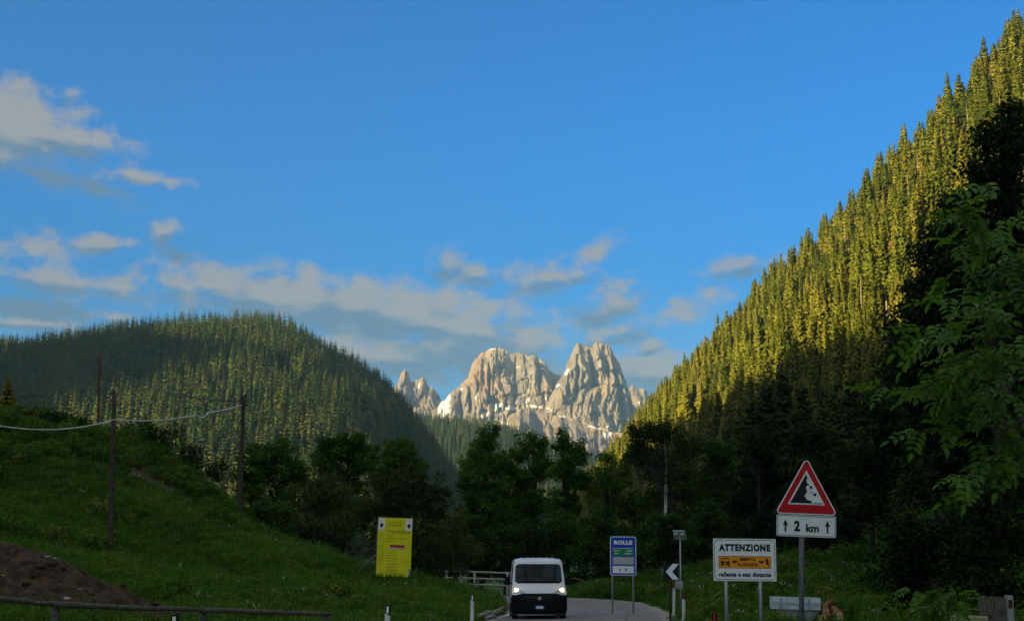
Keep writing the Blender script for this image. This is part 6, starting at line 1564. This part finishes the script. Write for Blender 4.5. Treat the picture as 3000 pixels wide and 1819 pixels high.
xl, yl, zl = grass_pts(60000, (-42, -0.5), (33, 96), lambda x, y, d, sd: (sd < 0) & not_heap(x, y) & (rng.random(x.shape) > bare(x, y) * 1.25))
xr_, yr_, zr_ = grass_pts(32000, (3, 30), (12, 98), lambda x, y, d, sd: (sd > 0) & (d > .9) & ~((y > 26) & (y < 38.2) & (x > y * 0.190) & (x < y * 0.245) & (rng.random(x.shape) < .95)))
GXx = np.r_[xl, xr_]; GYy = np.r_[yl, yr_]; GZz = np.r_[zl, zr_]; n = len(GXx)
hs = (0.55 + 0.75 * vnoise(GXx * .35, GYy * .35, 61)) * rng.uniform(.75, 1.25, n)
scatter('grass', np.c_[GXx, GYy, GZz], rng.uniform(0, 6.28, n), np.c_[np.ones(n), np.ones(n), hs] * (0.9 + .3 * rng.random(n))[:, None], np.where(rng.random(n) < .14, rng.integers(5, 7, n), rng.integers(0, 5, n)), TUFTS, 'long meadow grass on the banks on both sides of the road')
print('grass', n)
hx, hy, hz_ = grass_pts(5200, (-42, -2), (46, 96), lambda x, y, d, sd: (sd < 0) & not_heap(x, y) & (vnoise(x * .28, y * .28, 33) + .5 * sstep(y, 58, 76) * sstep(-x, 8, 20) + .25 * (d < 1.8) > .92))
h2 = grass_pts(1500, (5, 26), (36, 92), lambda x, y, d, sd: (sd > 0) & (d > 1.1) & (vnoise(x * .4, y * .4, 35) > .5) & ~((x > y * 0.190) & (x < y * 0.245) & (y < 38.5)))
hx, hy, hz_ = np.r_[hx, h2[0]], np.r_[hy, h2[1]], np.r_[hz_, h2[2]]
nh = len(hx)
scatter('tall_weeds', np.c_[hx, hy, hz_], rng.uniform(0, 6.28, nh), np.repeat(rng.uniform(.6, 1.5, nh)[:, None], 3, 1), rng.integers(0, 4, nh), HERBS, 'rank leafy weeds scattered over both banks')
print('herbs', nh)
def umbel(seed):
    rg = random.Random(seed); v = []; f = []
    for k in range(7):
        a = rg.uniform(0, 6.28); r = rg.uniform(0, .10); x, y, z = r * math.cos(a), r * math.sin(a), .52 + rg.uniform(-.05, .08); s_ = rg.uniform(.012, .024); b = len(v)
        v += [(x + s_ * math.cos(t), y + s_ * math.sin(t), z + .25 * s_ * math.sin(t + 1)) for t in (0, 1.57, 3.14, 4.71)]; f.append((b, b + 1, b + 2, b + 3))
    return mesh_np('umbel', v, f, [M['flower']])
UM = [umbel(s) for s in range(3)]
k_ = vnoise(GXx * .22, GYy * .22, 71) + 0.25 * (GXx > 0) + .15 * (rng.random(n) - .5)
idx = np.where(k_ > 0.80)[0]; idx = rng.permutation(idx)[:650]
m_ = len(idx)
scatter('wildflowers', np.c_[GXx[idx], GYy[idx], GZz[idx]], rng.uniform(0, 6.28, m_), np.repeat(rng.uniform(.7, 1.3, m_)[:, None], 3, 1), rng.integers(0, 3, m_), UM, 'scattered white wildflowers in the meadow grass')
# ------------------------------------------------------------------ haze: the evening air of the valley
hz = MB(); hz.box(-9500, 9500, -7500, 9500, -30, 1080)
hm = bpy.data.materials.new('valley haze'); hm.use_nodes = True
ht = hm.node_tree; ht.nodes.clear()
pv = ht.nodes.new('ShaderNodeVolumePrincipled'); ho = ht.nodes.new('ShaderNodeOutputMaterial'); ht.links.new(pv.outputs[0], ho.inputs['Volume'])
pv.inputs['Color'].default_value = (0.36, 0.68, 1.0, 1); pv.inputs['Density'].default_value = HAZE
pv.inputs['Anisotropy'].default_value = 0.2
tag(hz.build('haze', hm), 'thin bluish evening haze filling the valley', kind='stuff')
